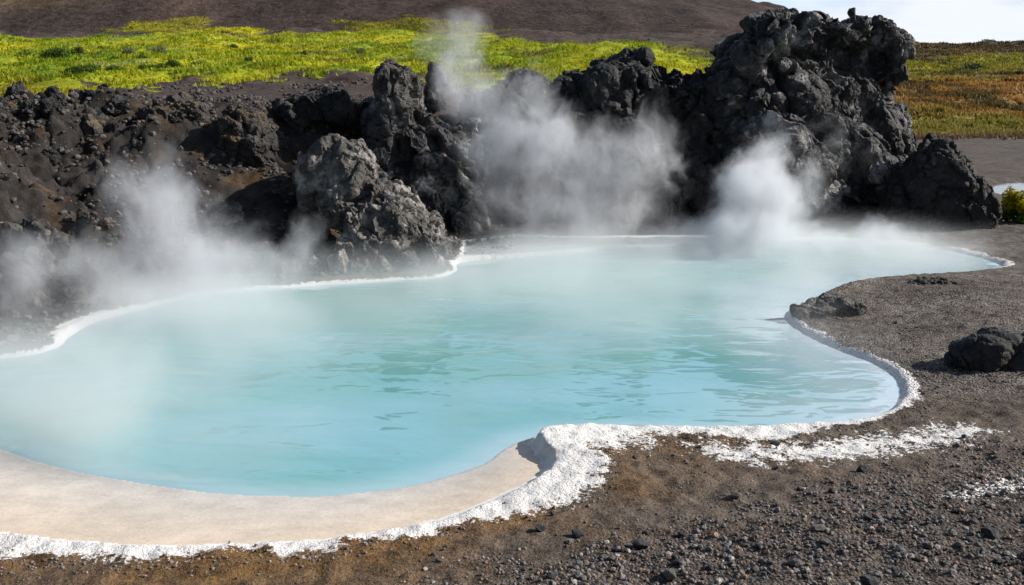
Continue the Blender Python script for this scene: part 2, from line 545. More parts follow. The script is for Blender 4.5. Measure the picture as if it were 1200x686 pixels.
    gtop = np.interp(u, [-400, 0, 60, 150, 250, 330, 400, 480, 560, 640, 700, 860], [56, 56, 55, 60, 66, 58, 62, 70, 60, 46, 41, 40])
    gout = 1 - sstep(-1.5, 1.5, y - gtop + 13 * fbm(P0 * np.array([0.12, 0.06, 1]), 121, 5))
    gr = (ge * gout * left_w * (y > 17))
    yel = np.clip(0.55 + 0.9 * fbm(P0 * np.array([0.10, 0.2, 1]), 125, 4) + 0.25 * g1, 0, 1)[:, None]
    yel = np.clip(yel - 0.5 * np.clip(hum, -0.3, 1)[:, None] + 0.1, 0, 1)
    gcol = np.array([0.120, 0.215, 0.010]) * (1 - yel) + np.array([0.420, 0.390, 0.012]) * yel
    bare = (sstep(0.30, 0.5, fbm(P0 * np.array([0.22, 0.35, 1]), 127, 5)) * 0.75)[:, None]
    gcol = gcol * (1 - bare) + np.array([0.115, 0.105, 0.024]) * bare
    straw = (sstep(0.3, 0.6, fbm(P0 * np.array([0.3, 0.5, 1]), 128, 4)) * 0.6)[:, None]
    gcol = gcol * (1 - straw) + np.array([0.33, 0.33, 0.12]) * straw
    ol = np.clip(1 - (u - 20) / 90, 0, 1)[:, None] * np.clip((v - 85) / 25, 0, 1)[:, None]
    gcol = gcol * (1 - 0.6 * ol) + np.array([0.25, 0.19, 0.025]) * 0.6 * ol
    c = c * (1 - gr[:, None]) + gcol * gr[:, None]
    # moor on the right
    rm = ((1 - left_w) * sstep(24, 30, y))[:, None]
    flat = np.array([0.090, 0.074, 0.066]) * (1 + 0.3 * g1[:, None])
    c = c * (1 - rm) + flat * rm
    q = fbm(P0 * np.array([0.05, 0.09, 1]), 131, 4) + 0.3 * fbm(P0 * 0.6, 133, 3)
    mo = (sstep(44, 52, y + 4 * q) * (1 - left_w))[:, None]
    orange = np.array([0.34, 0.185, 0.050]) * (1 + 0.3 * g1[:, None])
    green = np.array([0.25, 0.23, 0.028]); olive = np.array([0.095, 0.072, 0.026])
    m = orange
    k1 = (np.exp(-((y - 52) / 5) ** 2) * 1.1)[:, None].clip(0, 1)
    m = m * (1 - k1) + np.array([0.24, 0.21, 0.04]) * k1
    k2 = (sstep(78, 90, y + 14 * q) * (1 - sstep(112, 125, y + 16 * q)))[:, None]
    m = m * (1 - k2) + green * k2
    k3 = (sstep(0.05, 0.30, q + 0.5 * fbm(P0 * np.array([0.12, 0.2, 1]), 135, 4)) * sstep(54, 62, y))[:, None] * 0.9
    m = m * (1 - k3) + olive * k3
    k4 = (sstep(112, 128, y + 10 * q))[:, None] * 0.8
    m = m * (1 - k4) + np.array([0.060, 0.048, 0.026]) * k4
    c = c * (1 - mo) + m * mo
    # white crust field (0.5 = edge)
    edge_w = (dd - step0)
    white = white * np.clip(1 + 0.9 * fbm(P0 * 1.1, 141, 3), 0.55, 2)
    cr = np.where(white > 0.005, 0.5 + (white * 0.9 - np.maximum(edge_w - white * 0.45, 0) * 1.9) / np.maximum(white, 0.09) * 0.62, -1)
    cr = np.where((d > -0.03) & (edge_w > -0.035), cr, -1)
    cr = np.where(left_w * back > 0.3, np.where(dd > white + 0.12, -1, cr), cr)
    for poly, amp in ((TAIL, 0.16), (PATCH, 0.14)):
        sel = (y < 13) & (x > 0)
        pdv = np.full(n, 9.0); pdv[sel] = poly_sdf(x[sel], y[sel], poly)[0]
        cr = np.maximum(cr, np.clip((0.60 if poly is TAIL else 0.32) - pdv / amp * 0.3, -1, 0.75))
    cr = np.maximum(cr, np.where(shelf > 0.2, lip * 1.3 - 0.1, -1))
    c = c * (1 - shelf[:, None]) + np.array([0.30, 0.32, 0.33]) * shelf[:, None]
    wet = np.clip(shelf * 0.9, 0, 1)
    grit = np.clip(fg * (0.25 + 0.75 * np.maximum(diag, spit[:, 0])) * (d > 0) * (1 - bedm), 0, 1)
    return z, dict(col=np.clip(c, 0.005, 0.9), crust=np.clip(cr, -1, 2), grit=grit, bed=bedm, wet=wet, d=d, beige=beige, white=white, grass=gr, moor=mo[:, 0], rm=rm[:, 0], step=dd - step0, u=u, v=v, diag=diag, spit=spit[:, 0])


GROUND = mat_ground()


def build_ground():
    ys = np.concatenate([np.arange(-4, 5.4, 0.2), np.arange(5.4, 10.5, 0.024), np.arange(10.5, 20, 0.042), np.arange(20, 32, 0.10),
                         np.arange(32, 75, 0.25), np.arange(75, 160, 0.8), np.geomspace(160, 2500, 40)])
    ts = np.linspace(-1.0, 1.0, 860)
    ts = 0.62 * ts + 0.38 * ts ** 3
    Y, T = np.meshgrid(ys, ts, indexing='ij')
    X = T * (Y + 9.0)
    x = X.ravel(); y = Y.ravel()
    z, A = terrain(x, y)
    R, Cn = X.shape
    idx = np.arange(R * Cn).reshape(R, Cn)
    F = np.stack([idx[:-1, :-1], idx[:-1, 1:], idx[1:, 1:], idx[1:, :-1]], 2).reshape(-1, 4)
    V = np.stack([x, y, z], 1)
    shore_v = ((A['crust'] > 0.2) | (A['bed'] > 0.3) | (A['wet'] > 0.3)) & (y < 24)
    fs = shore_v[F].all(1)
    for name, m, lab, cat in (('ground', ~fs, 'dark volcanic gravel ground, rust brown near the pool and grassy far off', 'ground'),
                              ('shore', fs, 'white silica crust and pale wet beige bed rimming the turquoise pool', 'shore')):
        f = F[m]
        used = np.unique(f); remap = np.full(len(V), -1); remap[used] = np.arange(len(used))
        me = mesh_np(name, V[used], remap[f])
        put_attr(me, 'base_col', A['col'][used])
        for k in ('crust', 'grit', 'bed', 'wet'):
            put_attr(me, k, A[k][used])
        tag(link(name, me, GROUND), lab, cat, kind='structure')
    # water sheet, meeting the banks where they pass through its level
    wv = (A['d'] < 0.14) & (y < 24)
    f = F[wv[F].all(1)]
    used = np.unique(f); remap = np.full(len(V), -1); remap[used] = np.arange(len(used))
    W = V[used].copy(); W[:, 2] = 0.0
    me = mesh_np('water', W, remap[f])
    d = A['d'][used]; xx = W[:, 0]; yy = W[:, 1]
    rightside = sstep(0.9, 3.0, xx) * (1 - sstep(0.25, 1.7, -d + 0.15 * fbm(W * 2.0, 9, 3)))
    rim = (1 - sstep(0.0, 0.42, -d)) * 0.55
    ledge = (1 - sstep(0.16, 0.24, -d + 0.05 * fbm(W * 3.0, 10, 3))) * sstep(2.2, 3.0, xx) * (yy < 13)
    sh = np.clip(np.maximum(np.maximum(rightside * 0.75, rim), ledge), 0, 1)
    put_attr(me, 'shallow', sh)
    tag(link('water', me, mat_water()), 'milky turquoise water of the steaming hot spring pool', 'water', kind='structure')


build_ground()

# pond beyond the pyramid rock
pme = bpy.data.meshes.new('pond')
pp = pix_poly([(1120, 206), (1250, 204), (1420, 206), (1420, 238), (1250, 240), (1120, 238)], 0.06)
pme.from_pydata([(p[0], p[1], 0.055) for p in pp], [], [list(range(len(pp)))][0:1]); pme.update()
tag(link('pond', pme, mat_pond()), 'shallow grey blue pond on the flat beyond the pyramid shaped rock', 'pond', kind='structure')


# ------------------------------------------------------------------ hill
HILL_TUFTS = []


def build_hill():
    xs = np.concatenate([np.arange(-220, -60, 3.0), np.arange(-60, 70, 0.45)])
    ys = np.concatenate([np.arange(52, 120, 0.45), np.arange(120, 260, 5.0)])
    Y, X = np.meshgrid(ys, xs, indexing='ij'); x = X.ravel(); y = Y.ravel()
    P = xy3(x, y)
    ridge = np.interp(x, [-220, -60, -20, 0, 8, 14.7, 20, 26, 34, 44, 60], [60, 34, 22, 15.6, 13.2, 11.1, 10.2, 8.9, 6.0, 1.0, -6.0])
    base = plateau_z(y) - 0.4
    y0 = 57 + 4.5 * fbm(P * np.array([0.06, 0.0, 1]), 201, 3) + np.clip(x, 0, 60) * 0.12
    t = np.clip((y - y0) / (108 - y0), 0, 1)
    prof = t * 0.82 + 0.18 * t * t * (3 - 2 * t)
    z = np.minimum(base, ridge + 3) + (ridge - np.minimum(base, ridge + 3)) * prof - 0.35 * (t <= 0) * 1.5
    z -= np.clip(y - 112, 0, 200) * 0.12
    gul = ridged(P * np.array([0.16, 0.035, 1]), 203, 4)
    z += t * (gul * 0.5 + fbm(P * 0.3, 205, 5) * 0.55)
    z -= 15 * sstep(0.25, 0.42, x / y)
    crag = sstep(0.72, 0.95, t) * np.clip(fbm(P * 0.22, 207, 4) + 0.3, 0, 1)
    f1, f2, r, tl = worley(P * 0.8, 209)
    z += crag * (r * 0.45 + 0.25) * (x > -30)
    me_idx = np.arange(X.size).reshape(X.shape)
    F = np.stack([me_idx[:-1, :-1], me_idx[:-1, 1:], me_idx[1:, 1:], me_idx[1:, :-1]], 2).reshape(-1, 4)
    V = np.stack([x, y, z], 1)
    u, v, f = to_pix(V)
    c = np.empty_like(V); g = fbm(P * 0.25, 211, 4)
    c[:] = np.array([0.062, 0.046, 0.040])
    red = np.clip(0.4 + 0.9 * fbm(P * np.array([0.1, 0.05, 1]), 213, 4), 0, 1)[:, None]
    c = c * (1 - red * 0.6) + np.array([0.085, 0.052, 0.040]) * red * 0.6
    def lobe(c, w, hi):
        return np.exp(-((u - c) / w) ** 2) * (1 - sstep(hi * 0.5, hi, v * 0 + t))
    g3 = fbm(P * np.array([0.12, 0.2, 1]), 217, 4)
    gr = np.maximum.reduce([lobe(195, 55, 0.10), lobe(300, 30, 0.05), lobe(490, 90, 0.15), lobe(590, 40, 0.07)])
    g4 = fbm(P * np.array([0.45, 0.8, 1]), 219, 4)
    gr = (sstep(0.36, 0.56, gr + (0.75 * g3 + 0.75 * g4) * sstep(0.02, 0.25, gr)) * (0.75 + 0.25 * g4).clip(0, 1))[:, None]
    c = c * (1 - gr) + (np.array([0.24, 0.23, 0.016]) * (1 + 0.3 * g[:, None])) * gr
    oli = (np.clip(1.3 * np.exp(-((u - 15) / 70) ** 2) * sstep(0.08, 0.2, t) * (0.4 + g3 + 0.6 * g4), 0, 0.75))[:, None]
    c = c * (1 - oli) + np.array([0.15, 0.115, 0.022]) * oli
    c = c * np.clip(1 + 0.55 * fbm(P * np.array([0.5, 0.10, 1]), 223, 4) + 0.35 * fbm(P * 0.09, 225, 3), 0.4, 2)[:, None]
    top = (np.clip(crag * 1.2 * np.clip(0.5 + g, 0, 1), 0, 1) * (u > 600))[:, None]
    c = c * (1 - top) + np.array([0.12, 0.095, 0.03]) * top
    z2 = sstep(0.3, 0.7, gr[:, 0]) * (0.05 + 0.10 * np.clip(fbm(P * 0.5, 221, 3) + 0.2, 0, 1))
    V[:, 2] += z2
    rng = np.random.default_rng(19)
    k = np.nonzero((gr[:, 0] > 0.45) & (y < 100) & (u > -150) & (u < 900))[0]
    k = np.repeat(k, 5)[: 70000]
    jx = x[k] + rng.uniform(-.3, .3, len(k)); jy = y[k] + rng.uniform(-.3, .3, len(k))
    cc = np.clip(c[k] * rng.uniform(0.85, 1.35, (len(k), 1)) * np.array([1.25, 1.2, 0.8]), 0, 0.6)
    HILL_TUFTS.append((jx, jy, V[k, 2], cc))
    me = mesh_np('hill', V, F)
    put_attr(me, 'base_col', np.clip(c, 0.005, 0.9))
    tag(link('hill', me, mat_hill()), 'bare brown scree hill rising behind the bright green grass', 'hill', kind='structure')
    return


build_hill()

# ------------------------------------------------------------------ rocks
_bm = bmesh.new(); bmesh.ops.create_icosphere(_bm, subdivisions=3, radius=1.0)
ICO_V = np.array([v.co[:] for v in _bm.verts]); ICO_F = np.array([[v.index for v in f.verts] for f in _bm.faces]); _bm.free()
_bm = bmesh.new(); bmesh.ops.create_icosphere(_bm, subdivisions=1, radius=1.0)
ICO1_V = np.array([v.co[:] for v in _bm.verts]); ICO1_F = np.array([[v.index for v in f.verts] for f in _bm.faces]); _bm.free()


def rot_rand(rng, amt=1.0):
    e = Matrix.Rotation(rng.uniform(-1, 1) * math.pi * amt, 3, 'Z') @ Matrix.Rotation(rng.uniform(-1, 1) * 0.9 * amt, 3, 'X') @ Matrix.Rotation(rng.uniform(-1, 1) * 0.9 * amt, 3, 'Y')
    return np.array(e)


def chunk(rng, c, r, cuts=9, V=ICO_V, spin=1.0):
    """an angular boulder: a ball sliced flat by random planes"""
    v = V.copy()
    for _ in range(cuts):
        nrm = rng.normal(size=3); nrm /= np.linalg.norm(nrm)
        h = rng.uniform(0.55, 0.9)
        k = v @ nrm - h
        v = v - np.outer(np.maximum(k, 0), nrm)
    return (v @ rot_rand(rng, spin).T) * np.asarray(r) + np.asarray(c)


def evaluated(o):
    dg = bpy.context.evaluated_depsgraph_get()
    return bpy.data.meshes.new_from_object(o.evaluated_get(dg))


def remeshed(verts, faces, voxel):
    me = mesh_np('tmp', verts, faces)
    o = bpy.data.objects.new('tmp', me); COL.objects.link(o)
    md = o.modifiers.new('r', 'REMESH'); md.mode = 'VOXEL'; md.voxel_size = voxel
    out = evaluated(o)
    bpy.data.objects.remove(o); bpy.data.meshes.remove(me)
    return out


def displace(me, amp, seed, scale=1.0, grain=(0.45, 0.0, -0.9), stretch=1.6, crag=1.0, fine=1.0):
    n = len(me.vertices)
    co = np.empty(n * 3, np.float32); me.vertices.foreach_get("co", co); co = co.reshape(-1, 3).astype(float)
    no = np.empty(n * 3, np.float32); me.vertices.foreach_get("normal", no); no = no.reshape(-1, 3).astype(float)
    g = np.asarray(grain, float); g /= np.linalg.norm(g)
    q = co - np.outer(co @ g, g) * (1 - 1 / stretch)         # longer features along the grain
    q = q / scale
    q = q + 0.35 * np.stack([vnoise(q * 0.9, seed + 1), vnoise(q * 0.9, seed + 2), vnoise(q * 0.9, seed + 3)], 1)
    d = np.zeros(n)
    for s, a, k in ((0.75, 0.62, 0.30), (1.6, 0.34, 0.18), (3.6, 0.13, 0.08), (8.0, 0.055, 0.035), (17.0, 0.022, 0.016)):
        w = q * s + 0.10 * np.stack([vnoise(q * s * 1.7, seed + 5), vnoise(q * s * 1.7, seed + 6), vnoise(q * s * 1.7, seed + 7)], 1)
        f1, f2, r, tl = worley(w, seed + int(s * 10), True)
        d += crag * a * (0.60 * r + 1.0 * tl) - crag * k * np.exp(-(f2 - f1) / 0.08)
    d += 0.16 * fbm(q * 0.8, seed + 50, 2) + fine * 0.035 * ridged(q * 6.0, seed + 60, 4)
    co = co + no * (d * amp)[:, None]
    # sideways push so that knobs overhang
    co += amp * 0.04 * np.stack([fbm(q * 5, seed + 70, 2), fbm(q * 5, seed + 71, 2), fbm(q * 5, seed + 72, 2)], 1)
    me.vertices.foreach_set("co", co.astype(np.float32).ravel())
    me.polygons.foreach_set("use_smooth", np.zeros(len(me.polygons), bool))
    me.update()


def rock(name, label, outline, D0, mat, lean=0.5, thick=1.6, rmax=0.55, rmin=0.10, n=90, voxel=0.04, amp=0.35, seed=1, scale=1.0, z0=0.0, extra=(), cuts=9,
         crag=1.0, fine=1.0, grain=(0.45, 0, -0.9), stretch=1.6, group=None, cat='rock', jit=0.25, bulge=0.8, turn=0.0, u0=0.0, turn_l=0.0):
    """a solid of piled angular chunks with the given face outline, leaning back, then cracked and weathered"""
    rng = np.random.default_rng(seed)
    ol = np.asarray(outline, float)
    sc = D0 / 1200.0
    P = np.stack([(ol[:, 0] - 600) * sc, -ol[:, 1] * sc], 1)
    lo, hi = P.min(0), P.max(0)
    pts = []
    tries = 0
    while len(pts) < n and tries < 60:
        tries += 1
        c = rng.uniform(lo, hi, size=(400, 2))
        d, _ = poly_sdf(c[:, 0], c[:, 1], P)
        for (a, b), dd in zip(c, d):
            if dd < -rmin * 0.6 and len(pts) < n:
                edge_bias = rng.random() < (1.0 if -dd < rmax * 0.9 else 0.6)
                if edge_bias: pts.append((a, b, -dd))
    VV = []; FF = []; off = 0
    def add(v):
        nonlocal off
        VV.append(v); FF.append(ICO_F + off); off += len(v)
    for a, b, dd in pts:
        u = a / sc + 600; vv = -b / sc
        r = min(dd * 1.02, rmax) * rng.uniform(0.8, 1.05)
        r = max(r, rmin)
        # depth: foot at D0, leaning back with height; edges are set further back so the face bulges
        zz = CAM_Z + (85 - vv) * sc
        yb = D0 + lean * max(zz - z0, 0) + r + bulge * (1 - min(dd / (rmax * 2.2), 1.0)) ** 2 * rmax + rng.uniform(-jit, jit) * r
        yb += turn * max(u - u0, 0) * sc + turn_l * max(u0 - u, 0) * sc      # flanks swing away from the corner of the face
        c = at_depth([u], [vv], [yb])[0]
        add(chunk(rng, c, np.array([r, r * rng.uniform(0.9, 1.3), r * rng.uniform(0.9, 1.05)]), cuts))
        k = 0
        yy = yb
        while yy < yb + thick * min(1.0, dd / rmax + 0.2) and k < 6:   # fill behind so the body is deep
            yy += r * 0.9; k += 1
            c2 = at_depth([u], [vv], [yb])[0].copy(); c2[1] = yy; c2 += rng.normal(size=3) * r * 0.12
            add(chunk(rng, c2, np.array([r, r, r]) * rng.uniform(0.85, 1.0), cuts))
        if vv > ol[:, 1].max() - 40:                                       # root it in the ground
            c3 = at_depth([u], [vv], [yb])[0].copy(); c3[2] -= r * 0.9
            add(chunk(rng, c3, np.array([r, r, r]) * 1.05, cuts))
    for (u, v, D, rx, rz, ry) in extra:
        c = at_depth([u], [v], [D])[0]
        add(chunk(rng, c, np.array([rx * D / 1200, ry, rz * D / 1200]), cuts, spin=0.15))
    me = remeshed(np.concatenate(VV), np.concatenate(FF), voxel)
    displace(me, amp, seed * 7 + 3, scale, grain, stretch, crag, fine)
    me.name = name
    loc = recentre(me)
    o = link(name, me, mat); o.location = loc
    tag(o, label, cat, group)
    return o


BLACK = mat_rock('black_lava', (0.016, 0.016, 0.018), (0.060, 0.058, 0.060), (0.42, 0.41, 0.40), 0.56, tan=0.6)
SOOT = mat_rock('sooty_lava', (0.012, 0.012, 0.013), (0.040, 0.038, 0.038), (0.22, 0.205, 0.19), 0.20)
GREY = mat_rock('grey_lava', (0.040, 0.037, 0.035), (0.125, 0.116, 0.108), (0.46, 0.43, 0.40), 0.66)
BROWN = mat_rock('mossy_lava', (0.020, 0.018, 0.017), (0.062, 0.055, 0.051), (0.17, 0.155, 0.14), 0.30, moss=0.85)
ASH = mat_rock('ashy_lava', (0.028, 0.026, 0.025), (0.090, 0.083, 0.077), (0.30, 0.28, 0.26), 0.50)

rock('lava_crag', 'tallest craggy black lava crag, standing highest against the sky',
     [(903, 20), (915, 11), (935, 7), (946, 14), (960, 20), (975, 17), (1000, 18), (1003, 13), (1010, 19), (1030, 17), (1050, 26), (1056, 30), (1066, 45), (1071, 60), (1065, 80),
      (1056, 95), (1052, 112), (1060, 128), (1072, 145), (1083, 165), (1088, 185), (1084, 275), (850, 288), (815, 275), (800, 240), (808, 200), (828, 150), (846, 100), (866, 66), (886, 36)],
     19.4, BLACK, lean=0.42, thick=2.4, rmax=0.85, rmin=0.10, n=190, voxel=0.034, amp=0.46, seed=3, turn=0.75, u0=905, turn_l=0.15, extra=((915, 34, 20.6, 26, 24, .6), (945, 32, 20.7, 30, 26, .7), (975, 36, 21.4, 28, 24, .6), (1003, 36, 21.8, 26, 22, .6), (1032, 40, 22.2, 28, 24, .6), (1050, 56, 22.3, 21, 22, .5), (1044, 80, 22.2, 22, 24, .5), (890, 62, 20.6, 22, 24, .5), (1003, 20, 21.8, 5, 8, .1), (938, 14, 20.7, 12, 9, .2)), scale=1.15, jit=0.75, grain=(0.55, -0.1, -0.8), stretch=2.1)
rock('lava_wall', 'broad sooty lava wall with a lumpy top, behind the middle steam plumes',
     [(556, 290), (546, 235), (545, 180), (540, 120), (560, 98), (590, 92), (625, 86), (650, 92), (690, 76), (704, 62), (722, 64), (735, 54), (765, 54), (780, 72), (790, 82), (815, 76), (850, 74), (880, 70),
      (885, 200), (860, 290)],
     19.7, SOOT, lean=0.40, thick=2.0, rmax=0.80, rmin=0.10, n=140, voxel=0.038, amp=0.48, seed=5, scale=1.15, jit=0.7, stretch=2.0)
rock('pyramid_rock', 'dark pyramid shaped lava rock with a sunlit right edge, beside the tall crag',
     [(1040, 278), (1045, 240), (1058, 206), (1080, 182), (1093, 163), (1105, 155), (1118, 160), (1132, 174), (1143, 200), (1156, 216), (1166, 236), (1180, 274)],
     18.6, SOOT, lean=0.25, thick=0.9, rmax=0.5, rmin=0.08, n=110, voxel=0.028, amp=0.17, seed=8, scale=0.7, u0=1165, turn_l=0.25, turn=0.8)
rock('lava_mound', 'black knobbly lava mound with ragged flanks, below the upright pinnacle',
     [(428, 138), (440, 118), (490, 118), (512, 145), (530, 150), (548, 138), (564, 138), (570, 200), (578, 292), (530, 300), (480, 290), (440, 260), (420, 200)],
     17.6, BLACK, lean=0.55, thick=1.6, rmax=0.42, rmin=0.08, n=150, voxel=0.034, amp=0.40, seed=12, scale=0.85, u0=470, turn=0.6)
rock('lava_pinnacle', 'upright grey lava pinnacle standing on top of the black mound',
     [(430, 142), (441, 120), (443, 97), (450, 80), (460, 73), (476, 80), (484, 98), (485, 120), (492, 145)],
     18.8, ASH, lean=0.25, thick=0.5, rmax=0.30, rmin=0.07, n=46, voxel=0.026, amp=0.22, seed=14, scale=0.7, z0=2.0, crag=0.9)
rock('lava_stub', 'small dark lava stub on the skyline between pinnacle and tallest plume',
     [(500, 104), (503, 80), (506, 70), (514, 70), (519, 82), (526, 128), (496, 128)],
     20.0, ASH, lean=0.2, thick=0.3, rmax=0.16, rmin=0.05, n=26, voxel=0.024, amp=0.12, seed=17, scale=0.5, z0=2.0)
rock('boulder', 'blocky grey boulder with vertical cracks, perched above the pale lava spur',
     [(346, 215), (350, 182), (362, 166), (386, 160), (404, 151), (422, 157), (436, 188), (446, 214), (438, 232), (395, 242), (352, 238)],
     16.3, GREY, lean=0.22, thick=0.9, rmax=0.48, rmin=0.12, n=34, voxel=0.024, amp=0.17, seed=22, scale=0.9, u0=412, turn=0.9, turn_l=0.15, z0=1.0, crag=1.0, grain=(0.15, 0.1, -1), stretch=2.6, fine=0.6, cuts=18, bulge=0.5,
     extra=((372, 200, 16.9, 24, 40, .45), (400, 196, 16.9, 26, 44, .5), (424, 200, 17.3, 20, 40, .45)))
rock('lava_spur', 'pale grey knobbly lava spur running down into the water',
     [(384, 232), (420, 224), (446, 212), (466, 224), (485, 240), (505, 250), (512, 270), (528, 288), (537, 310), (528, 330), (460, 336), (398, 340), (384, 310), (388, 270)],
     14.75, GREY, lean=1.05, thick=1.0, rmax=0.34, rmin=0.07, n=130, voxel=0.026, amp=0.30, seed=23, scale=0.75, u0=440, turn=0.55, turn_l=0.1)
rock('lava_outcrop', 'small grey outcrop with rusty moss, halfway up the left bank',
     [(252, 182), (256, 140), (268, 126), (285, 122), (300, 128), (312, 150), (318, 175), (300, 186)],
     17.6, BROWN, lean=0.5, thick=0.6, rmax=0.28, rmin=0.07, n=42, voxel=0.028, amp=0.24, seed=27, scale=0.7, z0=1.3)
rock('lava_outcrop', 'low dark rubble ridge along the bank top, left of the pinnacle',
     [(322, 128), (340, 112), (358, 105), (385, 104), (405, 106), (415, 118), (440, 126), (430, 136), (380, 138), (330, 138)],
     19.6, SOOT, lean=0.4, thick=0.7, rmax=0.22, rmin=0.06, n=46, voxel=0.03, amp=0.26, seed=29, scale=0.7, z0=2.1)
rock('lava_outcrop', 'grainy black lava rubble on the upper left bank, below the grass corner',
     [(-90, 225), (-80, 128), (-20, 124), (30, 124), (70, 126), (110, 122), (120, 150), (108, 182), (70, 205), (40, 222), (0, 230)],
     16.8, BROWN, lean=1.0, thick=0.8, rmax=0.32, rmin=0.08, n=110, voxel=0.034, amp=0.36, seed=31, scale=0.75, z0=1.0)
rock('lava_outcrop', 'dark rubble strip under the brown bench, at the middle of the left bank',
     [(110, 168), (112, 126), (150, 122), (200, 118), (238, 122), (244, 140), (220, 158), (170, 172)],
     18.0, BROWN, lean=0.9, thick=0.7, rmax=0.24, rmin=0.07, n=80, voxel=0.034, amp=0.32, seed=33, scale=0.7, z0=1.7)
rock('lava_outcrop', 'ashy lumpy outcrop low on the left bank, half veiled by steam',
     [(-80, 360), (-80, 285), (-20, 272), (20, 270), (60, 280), (78, 300), (72, 335), (50, 352), (10, 360)],
     12.6, ASH, lean=1.2, thick=0.8, rmax=0.28, rmin=0.07, n=70, voxel=0.03, amp=0.30, seed=35, scale=0.65, z0=0.2)
rock('shore_boulder', 'rounded black boulder on the gravel spit, casting a shadow to the left',
     [(1100, 430), (1106, 414), (1128, 402), (1150, 395), (1168, 387), (1190, 383), (1215, 385), (1245, 398), (1266, 414), (1270, 432)],
     9.75, SOOT, lean=0.5, thick=0.5, rmax=0.42, rmin=0.10, n=0, voxel=0.014, amp=0.10, seed=42, scale=0.8, cuts=16,
     extra=((1195, 416, 10.1, 64, 36, .45), (1152, 420, 10.0, 48, 26, .36), (1236, 412, 10.2, 50, 34, .40), (1124, 424, 9.95, 24, 14, .22), (1180, 408, 10.15, 40, 28, .30)), z0=0.2, cat='boulder', fine=0.7)
rock('shore_rock', 'low crumbly dark rock at the tip of the gravel spit, touching the water',
     [(930, 370), (938, 360), (955, 352), (975, 347), (998, 348), (1006, 356), (985, 366), (955, 374)],
     12.25, ASH, lean=0.8, thick=0.25, rmax=0.075, rmin=0.03, n=0, voxel=0.014, amp=0.075, seed=43, scale=0.5, cuts=16,
     extra=((968, 362, 12.35, 38, 15, .26), (942, 365, 12.3, 18, 11, .16), (996, 359, 12.4, 24, 11, .20), (975, 356, 12.5, 22, 12, .15)))
rock('shore_rock', 'flat black rock lying on the far edge of the gravel spit',
     [(1056, 337), (1070, 331), (1090, 328), (1108, 328), (1122, 332), (1122, 338)],
     14.0, SOOT, lean=0.8, thick=0.25, rmax=0.05, rmin=0.03, n=30, voxel=0.016, amp=0.035, seed=45, scale=0.4)

# angular blocks strewn over the left bank
def lava_blocks():
    rng = np.random.default_rng(51)
    src = []
    for i in range(6):
        vv = np.concatenate([chunk(rng, rng.normal(size=3) * 0.35, np.array([1.1, 0.9, 0.8]) * rng.uniform(0.5, 0.9), 11) for _ in range(4)])
        me = remeshed(vv, np.concatenate([ICO_F + k * len(ICO_V) for k in range(4)]), 0.07)
        displace(me, 0.35, 500 + i, 0.9); me.name = 'lava_block'
        src.append(link('lava_block', me, (BROWN, SOOT, BLACK)[i % 3]))
    N = 900
    u = rng.uniform(-80, 560, N); y = rng.uniform(11.5, 21.5, N)
    x = (u - 600) / 1200 * y
    z, A = terrain(x, y)
    cl = fbm(xy3(x, y, 0.7), 503, 3)
    ok = (A['d'] > 0.6) & (rng.random(N) < np.clip(0.35 + 1.1 * cl, 0.05, 1) * np.where((u > 170) & (u < 410), 0.3, 1.0))
    for n, i in enumerate(np.nonzero(ok)[0][:150]):
        o = src[n] if n < 6 else src[int(rng.integers(6))].copy()
        if n >= 6: COL.objects.link(o)
        s = 0.06 + 0.20 * rng.random() ** 2.2
        o.location = (x[i], y[i], z[i] + s * 0.25); o.rotation_euler = (rng.uniform(-.5, .5), rng.uniform(-.5, .5), rng.uniform(0, 6.28)); o.scale = (s, s, s * rng.uniform(0.8, 1.2))
        tag(o, 'jagged block of dark lava lying on the steep bank behind the pool', 'lava block', 'lava blocks strewn over the bank')


lava_blocks()

# ------------------------------------------------------------------ loose stones
STONE_MATS = {
    'dark': mat_rock('stone_dark', (0.02, 0.022, 0.026), (0.05, 0.052, 0.058), (0.12, 0.12, 0.12), 0.1),
    'grey': mat_rock('stone_grey', (0.07, 0.066, 0.062), (0.15, 0.14, 0.13), (0.26, 0.25, 0.24), 0.4),
}


def stone_mesh(seed, r):
    rng = np.random.default_rng(seed)
    v = chunk(rng, (0, 0, 0), np.array([1.25, 1.0, 0.75]) * r, 26)
    v = v + (v / r) * (fbm(v / r * 1.7 + seed, seed, 3) * 0.10 * r)[:, None]
    v[:, 2] -= v[:, 2].min() + 0.22 * r
    return mesh_np('stone', v, ICO_F, smooth=False)


def zat(x, y):
    return float(terrain(np.array([x, x]), np.array([y, y]), False)[0])


def stone(u, v, r, label, mk, seed, group=None):
    p = on_ground([u], [v], 0.22)[0]
    z = zat(p[0], p[1])
    p = on_ground([u], [v], z)[0]
    o = link('stone', stone_mesh(seed, r), STONE_MATS[mk])
    o.location = (p[0], p[1], zat(p[0], p[1])); o.rotation_euler.z = seed * 1.7
    tag(o, label, 'stone', group)
    return o


